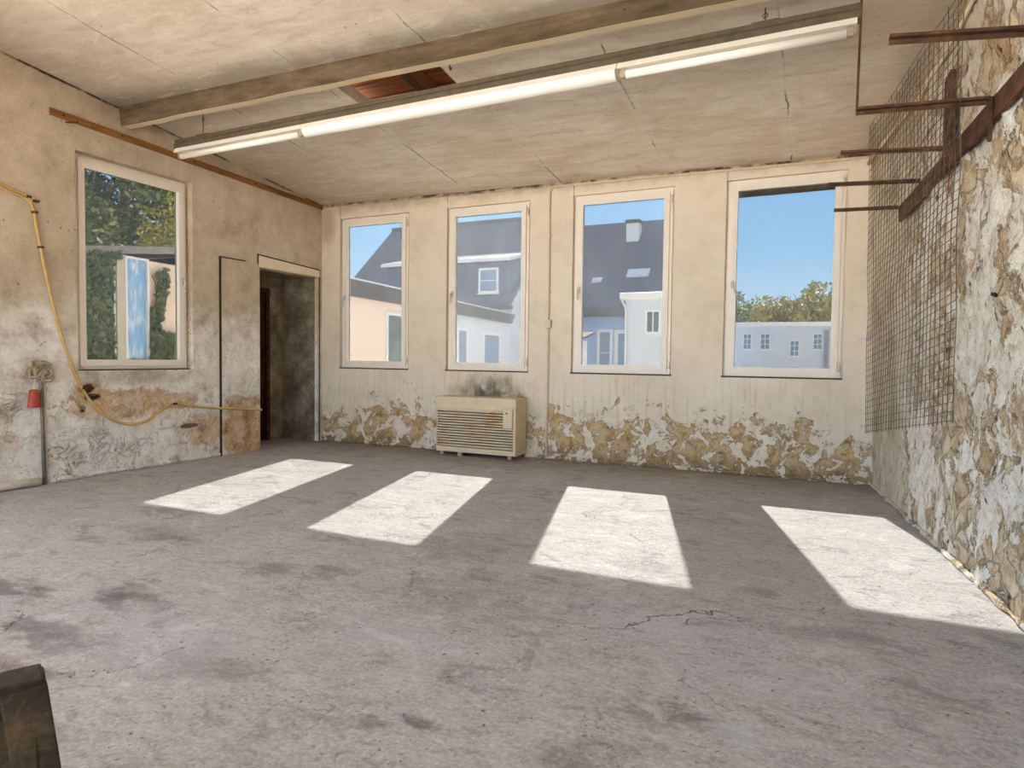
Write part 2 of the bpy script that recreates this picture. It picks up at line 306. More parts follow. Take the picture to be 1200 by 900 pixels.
# left wall -------------------------------------------------------
def mat_left():
    m = Mt('flaking_old_plaster', .9, .15); p = m.pos(); x, y, z = m.xyz(p)
    big = m.noise(p, 1.5, 6., .62, .3); mid = m.noise(p, 6., 8., .68); fine = m.noise(p, 40., 6., .7)
    u = m.ramp(m.ma('ADD', m.ma('MULTIPLY', big, .55), m.ma('MULTIPLY', mid, .45)), [(.34, lin(168, 149, 124)), (.48, lin(194, 177, 153)), (.62, lin(212, 196, 173))])
    u = m.mix(m.ss(fine, .50, .70, 0., .4), u, lin(160, 138, 110))
    l = m.ramp(m.ma('ADD', m.ma('MULTIPLY', big, .4), m.ma('MULTIPLY', mid, .6)), [(.36, lin(168, 156, 140)), (.46, lin(216, 208, 196)), (.58, lin(240, 235, 226))])
    zz = m.ma('ADD', z, m.wob(p, 1.6, 1.3))
    c = m.mix(m.ss(zz, 1.75, 1.05), u, l)
    # flaked edges and little holes low down
    fl = m.noise(m.addv(p, (0, 3, 5)), 6.5, 9., .72, 1.2)
    ln = m.ss(m.ma('ABSOLUTE', m.ma('SUBTRACT', fl, .5)), .022, .004)
    lowm = m.ss(m.ma('ADD', z, m.wob(p, 2., .7)), 1.05, .55)
    msk = m.ma('MULTIPLY', lowm, m.ss(m.noise(m.addv(p, (0, 8, 0)), 3.2, 4.), .42, .58))
    c = m.mix(m.ma('MULTIPLY', m.ma('MULTIPLY', ln, msk), .5), c, lin(110, 96, 80))
    gp = m.ss(m.noise(m.addv(p, (0, 5, 9)), 5., 8., .7, .8), .58, .64)
    c = m.mix(m.ma('MULTIPLY', m.ma('MULTIPLY', gp, lowm), .6), c, lin(140, 128, 112))
    pit = m.ma('MULTIPLY', m.ss(m.vor(p, 17.), .17, .07), m.ss(m.noise(p, 3.5, 3.), .5, .6))
    c = m.mix(m.ma('MULTIPLY', pit, .7), c, lin(84, 70, 54))
    # ochre render laid bare
    w = m.wob(m.addv(p, (0, 2, 2)), 6., 1.6)
    oc = 0.
    for cy, cz, ry, rz, k in ((-1.25, .25, .42, .36, .95), (-1.75, .3, .35, .2, .75), (-2.55, .62, .45, .17, .9), (-2.15, .62, .35, .1, .8), (-2.95, .68, .2, .2, .95), (-1.3, .55, .35, .1, .8), (-3.6, .35, .12, .1, .5)):
        oc = m.ma('MAXIMUM', oc, m.ma('MULTIPLY', m.blob(y, z, cy, cz, ry, rz, .35, w), k))
    oc_c = m.ramp(m.noise(p, 7., 8., .7), [(.34, lin(120, 92, 62)), (.46, lin(190, 152, 108)), (.56, lin(206, 176, 140)), (.68, lin(214, 202, 186))])
    c = m.mix(oc, c, oc_c)
    hole = m.blob(y, z, -2.97, .78, .07, .05, .4, w); hole = m.ma('MAXIMUM', hole, m.blob(y, z, -2.93, .7, .09, .04, .4, w)); hole = m.ma('MAXIMUM', hole, m.blob(y, z, -3.02, .6, .03, .04, .4, w))
    hole = m.ma('MAXIMUM', hole, m.ma('MULTIPLY', m.blob(y, z, -1.95, .36, .14, .03, .5, w), .8))
    c = m.mix(hole, c, lin(52, 38, 26))
    # grime at the ceiling joint and under the window
    c = m.mix(m.ma('MULTIPLY', m.ss(m.ma('SUBTRACT', m.ma('ADD', z, m.wob(p, 4., .3)), m.ma('MULTIPLY', y, -.1141)), 2.72, 3.0), .35), c, lin(150, 126, 98))
    c = m.mix(m.ma('MULTIPLY', m.blob(y, z, -2.5, .88, .65, .12, .8, m.wob(p, 7., 1.2)), .6), c, lin(150, 132, 110))
    t_ = m.ma('ADD', m.ma('ADD', z, m.ma('MULTIPLY', y, .1141)), m.wob(p, 7., .03))
    c = m.mix(m.ma('MULTIPLY', m.ss(t_, 2.972, 2.992), m.ss(m.noise(p, 4., 4.), .42, .58)), c, lin(62, 48, 36))
    sp = m.ma('MULTIPLY', m.ss(m.noise(p, 36., 5., .7), .57, .66), m.ss(m.noise(p, 3., 4.), .36, .55))
    c = m.mix(m.ma('MULTIPLY', sp, m.ss(z, 2.2, .6, .12, .65)), c, lin(96, 82, 66))
    lt_ = m.ss(m.noise(m.addv(p, (0, 7, 3)), 5., 9., .72, .6), .53, .58)
    c = m.mix(m.ma('MULTIPLY', m.ma('MULTIPLY', lt_, lowm), m.ma('SUBTRACT', .75, m.ma('MULTIPLY', oc, .45))), c, lin(232, 227, 219))
    m.color(c)
    h = m.ma('ADD', m.ma('MULTIPLY', mid, .7), m.ma('MULTIPLY', fine, .25))
    h = m.ma('SUBTRACT', h, m.ma('ADD', m.ma('ADD', m.ma('MULTIPLY', oc, .8), hole), m.ma('ADD', m.ma('MULTIPLY', pit, .6), m.ma('MULTIPLY', m.ma('MULTIPLY', ln, msk), .8))))
    m.bump(h, .75, .008); return m.m

# rubble wall -----------------------------------------------------
def mat_stone():
    m = Mt('rubble_stone', .92, .12); p = m.pos(); x, y, z = m.xyz(p); v = m.mul(p, (1, 1, .72))
    n = m.noise(v, 10., 9., .72, .5); fine = m.noise(v, 46., 8., .74, .3); big = m.noise(v, 2.2, 5., .6)
    q = m.addv(v, m.mul(m.noisec(v, 5., 6., .65), (.16, .16, .16)))
    cell = m.vor(q, 6.5, 'F1', 'Color'); cr = m.vor(q, 6.5, 'DISTANCE_TO_EDGE'); cx, cy, cz = m.xyz(cell)
    # bare stones: tan, ochre and brown, each its own tone
    c = m.ramp(cx, [(0., lin(202, 176, 139)), (.3, lin(222, 204, 174)), (.55, lin(210, 187, 152)), (.8, lin(229, 217, 195)), (1., lin(191, 160, 121))])
    c = m.mix(.55, c, m.ramp(n, [(.34, lin(150, 121, 90)), (.45, lin(203, 177, 141)), (.54, lin(228, 212, 183)), (.66, lin(235, 225, 204))]))
    # ragged remains of whitish plaster
    wh = m.noise(m.addv(v, (3, 3, 3)), 4.6, 10., .72, .5); w2 = m.ma('ADD', wh, m.ma('MULTIPLY', m.ma('SUBTRACT', big, .5), .5))
    plate = m.ss(w2, .472, .487)
    c = m.mix(plate, c, m.ramp(m.noise(v, 16., 8., .7), [(.34, lin(206, 195, 177)), (.48, lin(236, 229, 214)), (.66, lin(249, 245, 237))]))
    rim = m.ma('MULTIPLY', m.ss(w2, .442, .470), m.ss(w2, .487, .474))
    c = m.mix(m.ma('MULTIPLY', rim, .55), c, lin(122, 92, 60))
    c = m.mix(m.ss(fine, .54, .68, 0., .5), c, lin(151, 130, 105))
    oc = m.noise(m.addv(v, (7, 1, 3)), 5.5, 9., .72, .5)
    c = m.mix(m.ss(oc, .57, .60, 0., .8), c, m.ramp(n, [(.38, lin(156, 125, 91)), (.6, lin(208, 178, 138))]))
    jt = m.ma('MULTIPLY', m.ss(cr, .05, .012), m.ss(plate, .8, .2))
    c = m.mix(m.ma('MULTIPLY', jt, .45), c, lin(104, 78, 50))
    pit = m.ma('MULTIPLY', m.ss(m.vor(m.addv(m.mul(p, (1, 1, .6)), m.mul(m.noisec(p, 12.), (.05, .05, .05))), 12.), .2, .06), m.ss(m.noise(p, 4., 4.), .47, .58))
    c = m.mix(m.ma('MULTIPLY', pit, .9), c, lin(70, 52, 34))
    pl_ = m.ma('MULTIPLY', m.ss(m.ma('ADD', y, m.wob(p, 2.5, .5)), -1.4, -.75), .85)
    c = m.mix(pl_, c, m.ramp(m.noise(p, 5., 8., .68), [(.33, lin(188, 169, 141)), (.5, lin(225, 210, 186)), (.66, lin(237, 227, 209))]))
    c = m.mix(m.ma('MULTIPLY', m.ss(m.ma('ADD', z, m.wob(p, 3., .6)), 2.1, 3.1), .5), c, lin(160, 134, 106))
    m.color(c)
    h = m.ma('ADD', m.ma('MULTIPLY', n, .9), m.ma('MULTIPLY', fine, .6)); h = m.ma('ADD', h, m.ma('MULTIPLY', plate, .5))
    h = m.ma('SUBTRACT', h, m.ma('ADD', m.ma('MULTIPLY', pit, .9), m.ma('MULTIPLY', jt, .6)))
    m.bump(h, .9, .03); return m.m

def mat_glass(name, seed, dirt=.10):
    m = Mt(name); t = m.t; t.nodes.remove(m.b); p = m.addv(m.pos(), (seed, seed*2, seed))
    tr = t.nodes.new('ShaderNodeBsdfTransparent'); tr.inputs[0].default_value = (GLASS_T, GLASS_T*1.0, GLASS_T*1.0, 1)
    gl = t.nodes.new('ShaderNodeBsdfGlossy'); gl.inputs['Roughness'].default_value = .02
    tl = t.nodes.new('ShaderNodeBsdfTranslucent'); tl.inputs[0].default_value = (.85, .92, 1, 1)
    lw = m.node('ShaderNodeLayerWeight', [.12], out='Fresnel')
    n = m.ma('MULTIPLY', m.ma('ADD', m.ma('MULTIPLY', m.noise(m.mul(p, (1, 1, .5)), 3.5, 5., .6), .7), .3), dirt)
    n = m.ma('ADD', n, m.ma('MULTIPLY', m.ss(m.vor(p, 22.), .09, .04), dirt*.8))
    m1 = t.nodes.new('ShaderNodeMixShader'); m2 = t.nodes.new('ShaderNodeMixShader')
    t.links.new(n, m1.inputs[0]); t.links.new(tr.outputs[0], m1.inputs[1]); t.links.new(tl.outputs[0], m1.inputs[2])
    t.links.new(m.ma('MULTIPLY', lw, .6), m2.inputs[0]); t.links.new(m1.outputs[0], m2.inputs[1]); t.links.new(gl.outputs[0], m2.inputs[2])
    t.links.new(m2.outputs[0], m.out.inputs[0]); return m.m

def mat_wood(name, c1, c2, c3, axis=0, sc=1., rough=.75):
    m = Mt(name, rough, .2); p = m.pos(); k = [22., 22., 22.]; k[axis] = 1.6
    n = m.noise(m.mul(p, tuple(v*sc for v in k)), 1., 6., .62, 1.1); f = m.noise(p, 14., 6., .7)
    c = m.ramp(n, [(.3, c1), (.5, c2), (.72, c3)]); c = m.mix(m.ss(f, .54, .75, 0., .6), c, c1)
    m.color(c); m.bump(m.ma('ADD', n, m.ma('MULTIPLY', f, .5)), .5, .004); return m.m

def mat_rust(name, base, rust, hi):
    m = Mt(name, .7, .3); p = m.pos(); n = m.noise(p, 9., 8., .7, .4); f = m.noise(p, 55., 6., .7)
    c = m.ramp(n, [(.34, base), (.5, rust), (.7, hi)]); c = m.mix(m.ss(f, .55, .75, 0., .5), c, base)
    m.color(c); m.bump(f, .4, .002); return m.m

def mat_beam():
    m = Mt('sooty_concrete_lit_underside', .9, .12); p = m.pos(); n = m.noise(m.mul(p, (1, 5, 5)), 2.4, 8., .68); f = m.noise(p, 40., 6., .7)
    c = m.ramp(n, [(.3, lin(68, 56, 43)), (.5, lin(94, 80, 63)), (.7, lin(120, 104, 84))])
    pit = m.ma('MULTIPLY', m.ss(m.vor(p, 16.), .14, .06), m.ss(m.noise(p, 4., 3.), .48, .6))
    c = m.mix(m.ss(f, .54, .74, 0., .5), c, lin(70, 58, 44)); c = m.mix(m.ma('MULTIPLY', pit, .8), c, lin(48, 38, 28))
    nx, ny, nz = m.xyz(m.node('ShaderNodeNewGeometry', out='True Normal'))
    c = m.mix(m.ss(m.ma('ADD', nz, m.wob(p, 12., .5)), -.55, -.75), c, lin(206, 188, 160))  # light bounced up from the floor painted onto the downward face
    m.color(c); m.bump(m.ma('SUBTRACT', m.ma('ADD', n, m.ma('MULTIPLY', f, .4)), pit), .5, .006); return m.m

def mat_tiles(name, c1, c2, rows=3.2, cols=3.2):
    """slates in courses: the joint pattern runs up the slope"""
    m = Mt(name, .6, .4); p = m.pos(); x, y, z = m.xyz(p)
    v = m.comb(m.ma('MULTIPLY', x, cols), m.ma('MULTIPLY', z, rows), 0.)
    br = m.t.nodes.new('ShaderNodeTexBrick'); m.t.links.new(v, br.inputs['Vector'])
    br.inputs['Scale'].default_value = 1.; br.inputs['Mortar Size'].default_value = .035; br.inputs['Brick Width'].default_value = 1.; br.inputs['Row Height'].default_value = 1.
    br.inputs['Color1'].default_value = c1; br.inputs['Color2'].default_value = c2; br.inputs['Mortar'].default_value = tuple(q*.6 for q in c1[:3])+(1,)
    n = m.noise(p, 1.4, 6., .65)
    c = m.mix(m.ss(n, .45, .75, 0., .4), br.outputs[0], c2); m.color(c); m.bump(br.outputs[1], .3, .02); return m.m

def mat_leaf(name, cols):
    m = Mt(name, .6, .3); r = m.isl(); k = len(cols)
    m.color(m.ramp(r, [(i/(k-1), c) for i, c in enumerate(cols)])); return m.m

MF, MC, MB_, ML, MS = mat_floor(), mat_ceiling(), mat_back(), mat_left(), mat_stone()
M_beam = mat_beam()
M_frame = plain('white_window_plastic', lin(232, 222, 208), .45, .03, 12., .4, bump=.04)
M_frame_g = plain('window_gasket', lin(86, 76, 66), .7, .1)
M_sillgap = plain('dark_sill_joint', lin(74, 60, 46), .9, .3, 20.)
M_outsill = plain('white_outer_sill', lin(235, 235, 235), .5, .03)
M_handle = plain('silver_handle', lin(196, 190, 182), .35, .05, spec=.5)
M_plaster_trim = plain('cream_reveal_plaster', lin(226, 208, 182), .85, .08, 18.)
M_dark_joint = plain('dark_open_joint', lin(64, 50, 36), .9, .3, 30.)

# ================================================================== ROOM SHELL
YR = -9.6                                                        # rear wall
WIN = [(.311, 1.305), (1.866, 2.874), (3.409, 4.429), (4.956, 5.955)]
Z0, Z1 = .945, 2.786                                             # frames, bottom and top
LW = (-3.036, -1.936)                                            # the left wall's window
DOOR = (-1.03, -.075, 2.08)
VX = -.585                                                       # back of the door niche

bm = new(); box(bm, (-.9, YR-.3, -.12), (7.6, .12, 0)); struct('floor', bm, MF, 'grey worn concrete floor with dark stains and hairline cracks', 'floor')

def slab(bm, x0, x1, y0, y1, t=.10):
    q = [(x0, y0), (x1, y0), (x1, y1), (x0, y1)]
    hexa(bm, [Vector((x, y, ceil_z(x, y))) for x, y in q]+[Vector((x, y, ceil_z(x, y)+t)) for x, y in q])
HX0, HX1, HY0, HY1 = 2.22, 3.19, -2.56, -1.93
bm = new()
slab(bm, -.25, HX0, YR, .12); slab(bm, HX1, 7.6, YR, .12); slab(bm, HX0, HX1, YR, HY0); slab(bm, HX0, HX1, HY1, .12)
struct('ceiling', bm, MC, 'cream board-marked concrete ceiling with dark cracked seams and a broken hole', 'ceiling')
# roof boards seen through the hole
M_boards = mat_wood('orange_roof_boards', lin(92, 50, 24), lin(138, 82, 42), lin(168, 108, 62), 0, .6)
M_rafter = mat_wood('dark_rafter', lin(44, 26, 14), lin(74, 44, 24), lin(98, 60, 34), 1)
bm = new()
for k in range(6):
    y0 = -3.0+k*.27; z = 3.55-.1141*(y0+3.0)
    box(bm, (1.8, y0, z), (3.6, y0+.267, z+.05), .004)
for a, b in (((1.8, -3.0, 3.42), (1.84, -1.4, 3.6)), ((3.56, -3.0, 3.42), (3.6, -1.4, 3.6)), ((1.8, -3.0, 3.42), (3.6, -2.96, 3.6)), ((1.8, -1.42, 3.25), (3.6, -1.38, 3.6))): box(bm, a, b)  # unseen sides added to shut daylight out above the hole
struct('trim_1', bm, M_boards, 'orange roof boards showing through the hole in the ceiling', 'roof boards')
bm = new()
for x in (2.74,): bar(bm, (x, -2.9, 3.46), (x, -1.45, 3.30), .08, .12)
struct('trim_2', bm, M_rafter, 'dark rafter crossing the hole in the ceiling', 'rafter')

# window wall: piers to the front, the strips over the windows set back a little
bm = new(); G = .02; T = .10
edges = [-.3]
for a, b in WIN: edges += [a-G, b+G]
edges.append(6.6)
for k in range(0, len(edges), 2): box(bm, (edges[k], 0, 0), (edges[k+1], T, 3.25))
for a, b in WIN:
    box(bm, (a-G, 0, 0), (b+G, T, Z0-.012)); box(bm, (a-G, .012, Z1+G), (b+G, T, 3.25))
struct('wall_back', bm, MB_, 'cream window wall peeling to ochre along its foot', 'wall')

bm = new(); LT = -.14
wy0, wy1, wz0, wz1 = LW[0]-.02, LW[1]+.03, Z0-.012, Z1+.03
d0, d1, dz = DOOR
ZT = 4.3
box(bm, (LT, YR, 0), (0, -9.0, ZT)); box(bm, (LT, -9.0, 0), (0, -5.3, .5)); box(bm, (LT, -9.0, 2.9), (0, -5.3, ZT))  # unseen opening towards the rear, added to let daylight in
box(bm, (LT, -5.3, 0), (0, wy0, 3.75)); box(bm, (LT, wy0, 0), (0, wy1, wz0)); box(bm, (LT, wy0, wz1), (0, wy1, 3.5))
box(bm, (LT, wy1, 0), (0, d0, 3.4)); box(bm, (LT, d0, dz), (0, d1, 3.3)); box(bm, (LT, d1, 0), (0, 0, 3.2))
struct('wall_left', bm, ML, 'blotchy old plaster wall left of the windows, flaking low down', 'wall')

# door niche behind the left wall
M_niche = None
m = Mt('shade_dark_niche_plaster', .9, .1); p = m.pos(); n = m.noise(p, 3.2, 8., .68); f = m.noise(p, 30., 6., .7)
c = m.ramp(n, [(.32, lin(84, 74, 60)), (.5, lin(128, 116, 98)), (.68, lin(176, 164, 144))]); c = m.mix(m.ss(f, .5, .75, 0., .5), c, lin(70, 60, 48))  # plaster coloured dark for the little light reaching the niche
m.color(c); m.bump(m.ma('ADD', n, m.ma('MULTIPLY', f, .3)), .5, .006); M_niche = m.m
bm = new(); box(bm, (VX-.1, d1-.004, -.1), (-.05, d1+.055, dz)); struct('wall_niche_right', bm, M_niche, 'plaster side of the door niche, coloured dark for shade', 'wall')
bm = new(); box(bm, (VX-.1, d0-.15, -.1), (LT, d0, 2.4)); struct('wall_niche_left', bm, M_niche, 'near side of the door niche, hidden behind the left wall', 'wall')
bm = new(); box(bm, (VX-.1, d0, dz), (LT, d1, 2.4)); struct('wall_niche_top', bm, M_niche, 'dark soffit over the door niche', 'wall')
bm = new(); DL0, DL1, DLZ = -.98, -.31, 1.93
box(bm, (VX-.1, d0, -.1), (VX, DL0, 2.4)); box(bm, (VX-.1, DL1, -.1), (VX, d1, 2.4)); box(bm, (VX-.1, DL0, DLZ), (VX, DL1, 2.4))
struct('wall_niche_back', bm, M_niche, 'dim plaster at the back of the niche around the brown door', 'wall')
M_door = mat_wood('dark_brown_door', lin(26, 16, 10), lin(52, 30, 17), lin(96, 54, 28), 2, .6)  # very dark brown wood
door = thing('door_1', 'dark brown wooden door at the back of the niche', 'door', (VX-.05, -.65, 0), kind='structure')
bm = new(); box(bm, (VX-.07, DL0, -.02), (VX-.03, DL1, DLZ), .004)
for z0, z1 in ((.15, .85), (1.0, 1.78)):
    box(bm, (VX-.03, DL0+.12, z0), (VX-.018, DL1-.12, z1), .006)
obj('door_leaf', bm, M_door, door)
bm = new(); box(bm, (VX-.02, DL0, 0), (VX+.012, DL0+.05, DLZ)); box(bm, (VX-.02, DL1-.05, 0), (VX+.012, DL1, DLZ)); box(bm, (VX-.02, DL0+.05, DLZ-.05), (VX+.012, DL1-.05, DLZ))
obj('door_frame', bm, M_rafter, door)
bm = new(); sweep(bm, [(VX+.012, -.40, 1.02), (VX+.06, -.40, 1.02), (VX+.06, -.5, 1.02)], .009); obj('door_handle', bm, M_rafter, door)
# painted lintel board over the niche opening, its joints left open
bm = new(); hexa(bm, [(.0, d0-.02, 2.085), (.014, d0-.02, 2.085), (.014, -.055, 2.085), (0, -.055, 2.085), (0, d0-.02, 2.215), (.014, d0-.02, 2.215), (.014, -.055, 2.165), (0, -.055, 2.165)], .003)
struct('trim_3', bm, M_plaster_trim, 'pale lintel board over the door niche', 'lintel')
bm = new(); hexa(bm, [(.0, d0-.03, 2.217), (.012, d0-.03, 2.217), (.012, -.045, 2.167), (0, -.045, 2.167), (0, d0-.03, 2.229), (.012, d0-.03, 2.229), (.012, -.045, 2.178), (0, -.045, 2.178)])
box(bm, (0, -.054, 0), (.01, -.044, 2.17)); box(bm, (0, d0-.03, 2.05), (.012, d0-.021, 2.22))
struct('trim_4', bm, M_dark_joint, 'dark open joint framing the door niche', 'joint')
# boarded-over doorway beside the niche: a patch standing proud of the wall
bm = new(); box(bm, (-.01, -1.568, 0), (.012, d0-.005, 2.12), .006)
struct('trim_5', bm, ML, 'plastered patch standing proud between window and door niche', 'plaster patch')
bm = new(); box(bm, (0, -1.585, 0), (.014, -1.566, 2.13)); box(bm, (0, -1.58, 2.118), (.0135, -1.24, 2.130))
struct('trim_6', bm, M_dark_joint, 'dark open crack down the edge of the plaster patch', 'joint')

# rubble wall
from mathutils import noise as MN
def rubble_offset(y, z):
    v = Vector((y, z, 0)); k = min(1, max(.15, (-y-.5)/.9))
    v2 = Vector((y, z*.6, 0)); a = MN.fractal(v2*4.2, .9, 2.0, 5)*.045 + MN.noise(v2*11)*.018 + MN.fractal(v2*22, .8, 2., 3)*.009
    cells = MN.voronoi(Vector((y*5.2+MN.noise(v*4)*.5, z*3.2+MN.noise(v*4+Vector((9, 2, 0)))*.4, 0)))[0]
    e = cells[1]-cells[0]
    return (a + min(e, .3)*.06 - .012)*k
def rubble_x(y, z): return wall_r(y) + .045 - .034*z*max(0, 1+y/1.2) - rubble_offset(y, z)*.8
bm = new(); ys = []; y = 0.02
while y > -5.2: ys.append(y); y -= .024
while y > YR-.2: ys.append(y); y -= .12
zs = [i*.026 for i in range(-2, 140)]+[3.7+i*.12 for i in range(7)]
rows = [[bm.verts.new((rubble_x(y, z), y, z)) for z in zs] for y in ys]
for a, b in zip(rows, rows[1:]):
    for k in range(len(zs)-1): bm.faces.new((a[k], a[k+1], b[k+1], b[k]))
q = [(wall_r(.1)+.12, .1), (wall_r(YR)+.12, YR-.2), (wall_r(YR)+.4, YR-.2), (wall_r(.1)+.4, .1)]
hexa(bm, [Vector((x, y, -.06)) for x, y in q]+[Vector((x, y, 4.4)) for x, y in q])
o = struct('wall_right', bm, MS, 'rough rubble stone wall with remains of lime plaster', 'wall')
for p_ in o.data.polygons: p_.use_smooth = True
# rear wall with two big unglazed openings, out of view, added to let daylight in
bm = new(); RX = 7.3
box(bm, (-.14, YR-.25, 0), (.5, YR, 4.4)); box(bm, (3.1, YR-.25, 0), (3.6, YR, 4.4)); box(bm, (6.6, YR-.25, 0), (RX, YR, 4.4))
box(bm, (.5, YR-.25, 3.2), (3.1, YR, 4.4)); box(bm, (3.6, YR-.25, 3.2), (6.6, YR, 4.4)); box(bm, (.5, YR-.25, 0), (3.1, YR, .25)); box(bm, (3.6, YR-.25, 0), (6.6, YR, .25))
struct('wall_rear', bm, ML, 'plaster wall behind the viewpoint with two wide openings added for daylight', 'wall')

# crumbled mortar lip along the foot of the walls
def lip(pts, r0, name, mat, label, seed):
    rnd = random.Random(seed); bm = new(); P = []
    for a, b in zip(pts, pts[1:]):
        a, b = Vector(a), Vector(b); n = max(2, int((b-a).length/.035))
        P += [a.lerp(b, k/n) for k in range(n)]
    P.append(Vector(pts[-1]))
    rr = [r0*(.55+.7*MN.noise(Vector((k*.23, seed, 0)))+rnd.uniform(-.12, .18)) for k in range(len(P))]
    P = [p_+Vector((rnd.uniform(-.003, .003), rnd.uniform(-.003, .003), rnd.uniform(-.004, .004))) for p_ in P]
    sweep(bm, P, [max(.006, v) for v in rr], 7); return struct(name, bm, mat, label, 'baseboard')
lip([(.05, -.008, .022), (6.2, -.008, .022)], .034, 'baseboard_back', MB_, 'crumbled mortar lip along the foot of the window wall', 3)
lip([(.006, -3.25, .02), (.006, -1.6, .02)], .03, 'baseboard_left', ML, 'broken mortar lip along the foot of the left wall', 5)
lip([(wall_r(-.02)+.035, -.02, .012), (wall_r(-4.6)+.035, -4.6, .012)], .026, 'baseboard_right', MS, 'mortar lip along the foot of the rubble wall', 8)
# cable-thick plaster bead along the top of the window wall
lip([(.02, -.004, 2.972), (3.1, -.004, 2.936)], .014, 'trim_7', MB_, 'thin mortar bead under the ceiling over the two left windows', 11)

# ------------------------------------------------------------------ windows
def make_window(name, label, o, ax, n, w, z0, z1, handle_left, glass, tilt=0., dark_top=False):
    """o: lower corner of the frame's face (point), ax: along the wall, n: out of the room"""
    o, ax, n = Vector(o), Vector(ax), Vector(n); h = z1-z0
    r = thing(name, label, 'window', o, kind='structure')
    def P(u, v, d): return o + ax*u + Vector((0, 0, v)) + n*d
    def ring(bm, m0, m1, d0, d1, sl=0.):
        """frame ring between insets m0 (outer) and m1 (inner); sl slopes the inner edge"""
        O = [(m0, m0), (w-m0, m0), (w-m0, h-m0), (m0, h-m0)]; I = [(m1, m1), (w-m1, m1), (w-m1, h-m1), (m1, h-m1)]
        I2 = [(a+(sl if a < w/2 else -sl), b+(sl if b < h/2 else -sl)) for a, b in I]
        A = [bm.verts.new(P(u, v, d0)) for u, v in O]; B = [bm.verts.new(P(u, v, d0)) for u, v in I]
        C_ = [bm.verts.new(P(u, v, d1)) for u, v in I2]; D = [bm.verts.new(P(u, v, d1)) for u, v in O]
        for k in range(4):
            j = (k+1) % 4
            bm.faces.new((A[k], A[j], B[j], B[k])); bm.faces.new((B[k], B[j], C_[j], C_[k])); bm.faces.new((C_[k], C_[j], D[j], D[k])); bm.faces.new((D[k], D[j], A[j], A[k]))
    bm = new(); ring(bm, 0, .045, .022, .085); ring(bm, -.028, .02, .05, .08); obj('window_frame', bm, M_frame, r)
    bm = new(); ring(bm, .030, .086, .006, .03, -.004); ring(bm, .036, .080, .03, .078, 0.); s = obj('window_sash', bm, M_frame, r)
    bm = new(); ring(bm, .076, .083, .058, .066); g = obj('gasket', bm, M_frame_g, r)
    bm = new(); a = [P(.078, .078, .06), P(w-.078, .078, .06), P(w-.078, h-.078, .06), P(.078, h-.078, .06)]
    hexa(bm, a+[q+n*.006 for q in a]); obj('pane', bm, glass, r)
    bm = new(); a = [P(-.03, -.014, -.004), P(w+.015, -.014, -.004), P(w+.015, -.014, .09), P(-.03, -.014, .09)]
    hexa(bm, a+[q+Vector((0, 0, .0135)) for q in a]); obj('sill_joint', bm, M_sillgap, r)
    bm = new(); a = [P(0, .03, .085), P(w, .03, .085), P(w, .005, .2), P(0, .005, .2)]
    hexa(bm, a+[q+Vector((0, 0, .018)) for q in a]); obj('outer_sill', bm, M_outsill, r)
    hu = .055 if handle_left else w-.055; hv = h*.475
    bm = new(); a = P(hu-.014, hv-.035, .006); b = P(hu+.014, hv+.035, -.004)
    box(bm, a, b, .002); obj('handle_plate', bm, M_handle, r)
    bm = new(); hv2 = P(hu, hv, -.004); k = hv2-n*.035; dn = (Vector((0, 0, -1))*math.cos(tilt)+ax*math.sin(tilt))
    sweep(bm, [hv2, k], .008); sweep(bm, [k-dn*.01, k+dn*.03, k+dn*.11], [.010, .009, .008]); obj('window_handle', bm, M_handle, r, True)
    bm = new(); hu2 = w-.012 if handle_left else .012
    for v in (.1, h-.1): c = P(hu2, v, .012); sweep(bm, [c+Vector((0, 0, -.04)), c+Vector((0, 0, .04))], .009)
    obj('hinge', bm, M_frame, r, True)
    if dark_top:
        bm = new(); a = [P(.05, h-.135, .088), P(w-.05, h-.135, .088), P(w-.05, h-.135, .098), P(.05, h-.135, .098)]
        hexa(bm, a+[q+Vector((0, 0, .09)) for q in a]); sh = obj('shutter_slat', bm, plain('grey_shutter', lin(245, 243, 240), .7), r); sh['label'] = 'grey rolled shutter edge outside the top of the pane'
    return r
labs = ['window nearest the left corner, salmon house wall behind its pane', 'second window from the left corner, above the beige heater', 'third window from the left corner, chimneyed slate roof behind its pane', 'window nearest the rubble wall, blue sky and white building behind']
for k, (a, b) in enumerate(WIN):
    make_window(f'window_{k+1}', labs[k], (a, 0, Z0), (1, 0, 0), (0, 1, 0), b-a, Z0, Z1, True, mat_glass(f'dusty_pane_{k+1}', k*3.1+1, (.02, .03, .018, .006)[k]), .35 if k == 3 else 0., k == 3)
make_window('window_5', 'window in the left wall, ivy and tree behind its pane', (-.04, LW[0], Z0), (0, 1, 0), (-1, 0, 0), LW[1]-LW[0], Z0, Z1, False, mat_glass('dusty_pane_5', 17., .015))

# ================================================================== THINGS IN THE ROOM
# sooty beam under the ceiling
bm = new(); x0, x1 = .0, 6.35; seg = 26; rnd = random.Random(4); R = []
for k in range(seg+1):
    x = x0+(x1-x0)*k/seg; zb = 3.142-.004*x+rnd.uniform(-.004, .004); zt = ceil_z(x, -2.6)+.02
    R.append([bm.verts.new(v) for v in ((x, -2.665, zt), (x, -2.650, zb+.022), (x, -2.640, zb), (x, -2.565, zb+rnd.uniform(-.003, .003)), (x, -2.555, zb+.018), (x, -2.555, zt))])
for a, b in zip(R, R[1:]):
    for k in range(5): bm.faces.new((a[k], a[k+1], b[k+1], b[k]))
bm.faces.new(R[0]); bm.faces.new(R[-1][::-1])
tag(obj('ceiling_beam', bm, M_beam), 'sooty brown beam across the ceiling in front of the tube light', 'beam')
bm = new(); box(bm, (4.22, -2.72, 3.215), (4.62, -2.664, ceil_z(4.4, -2.7)-.002), .01)

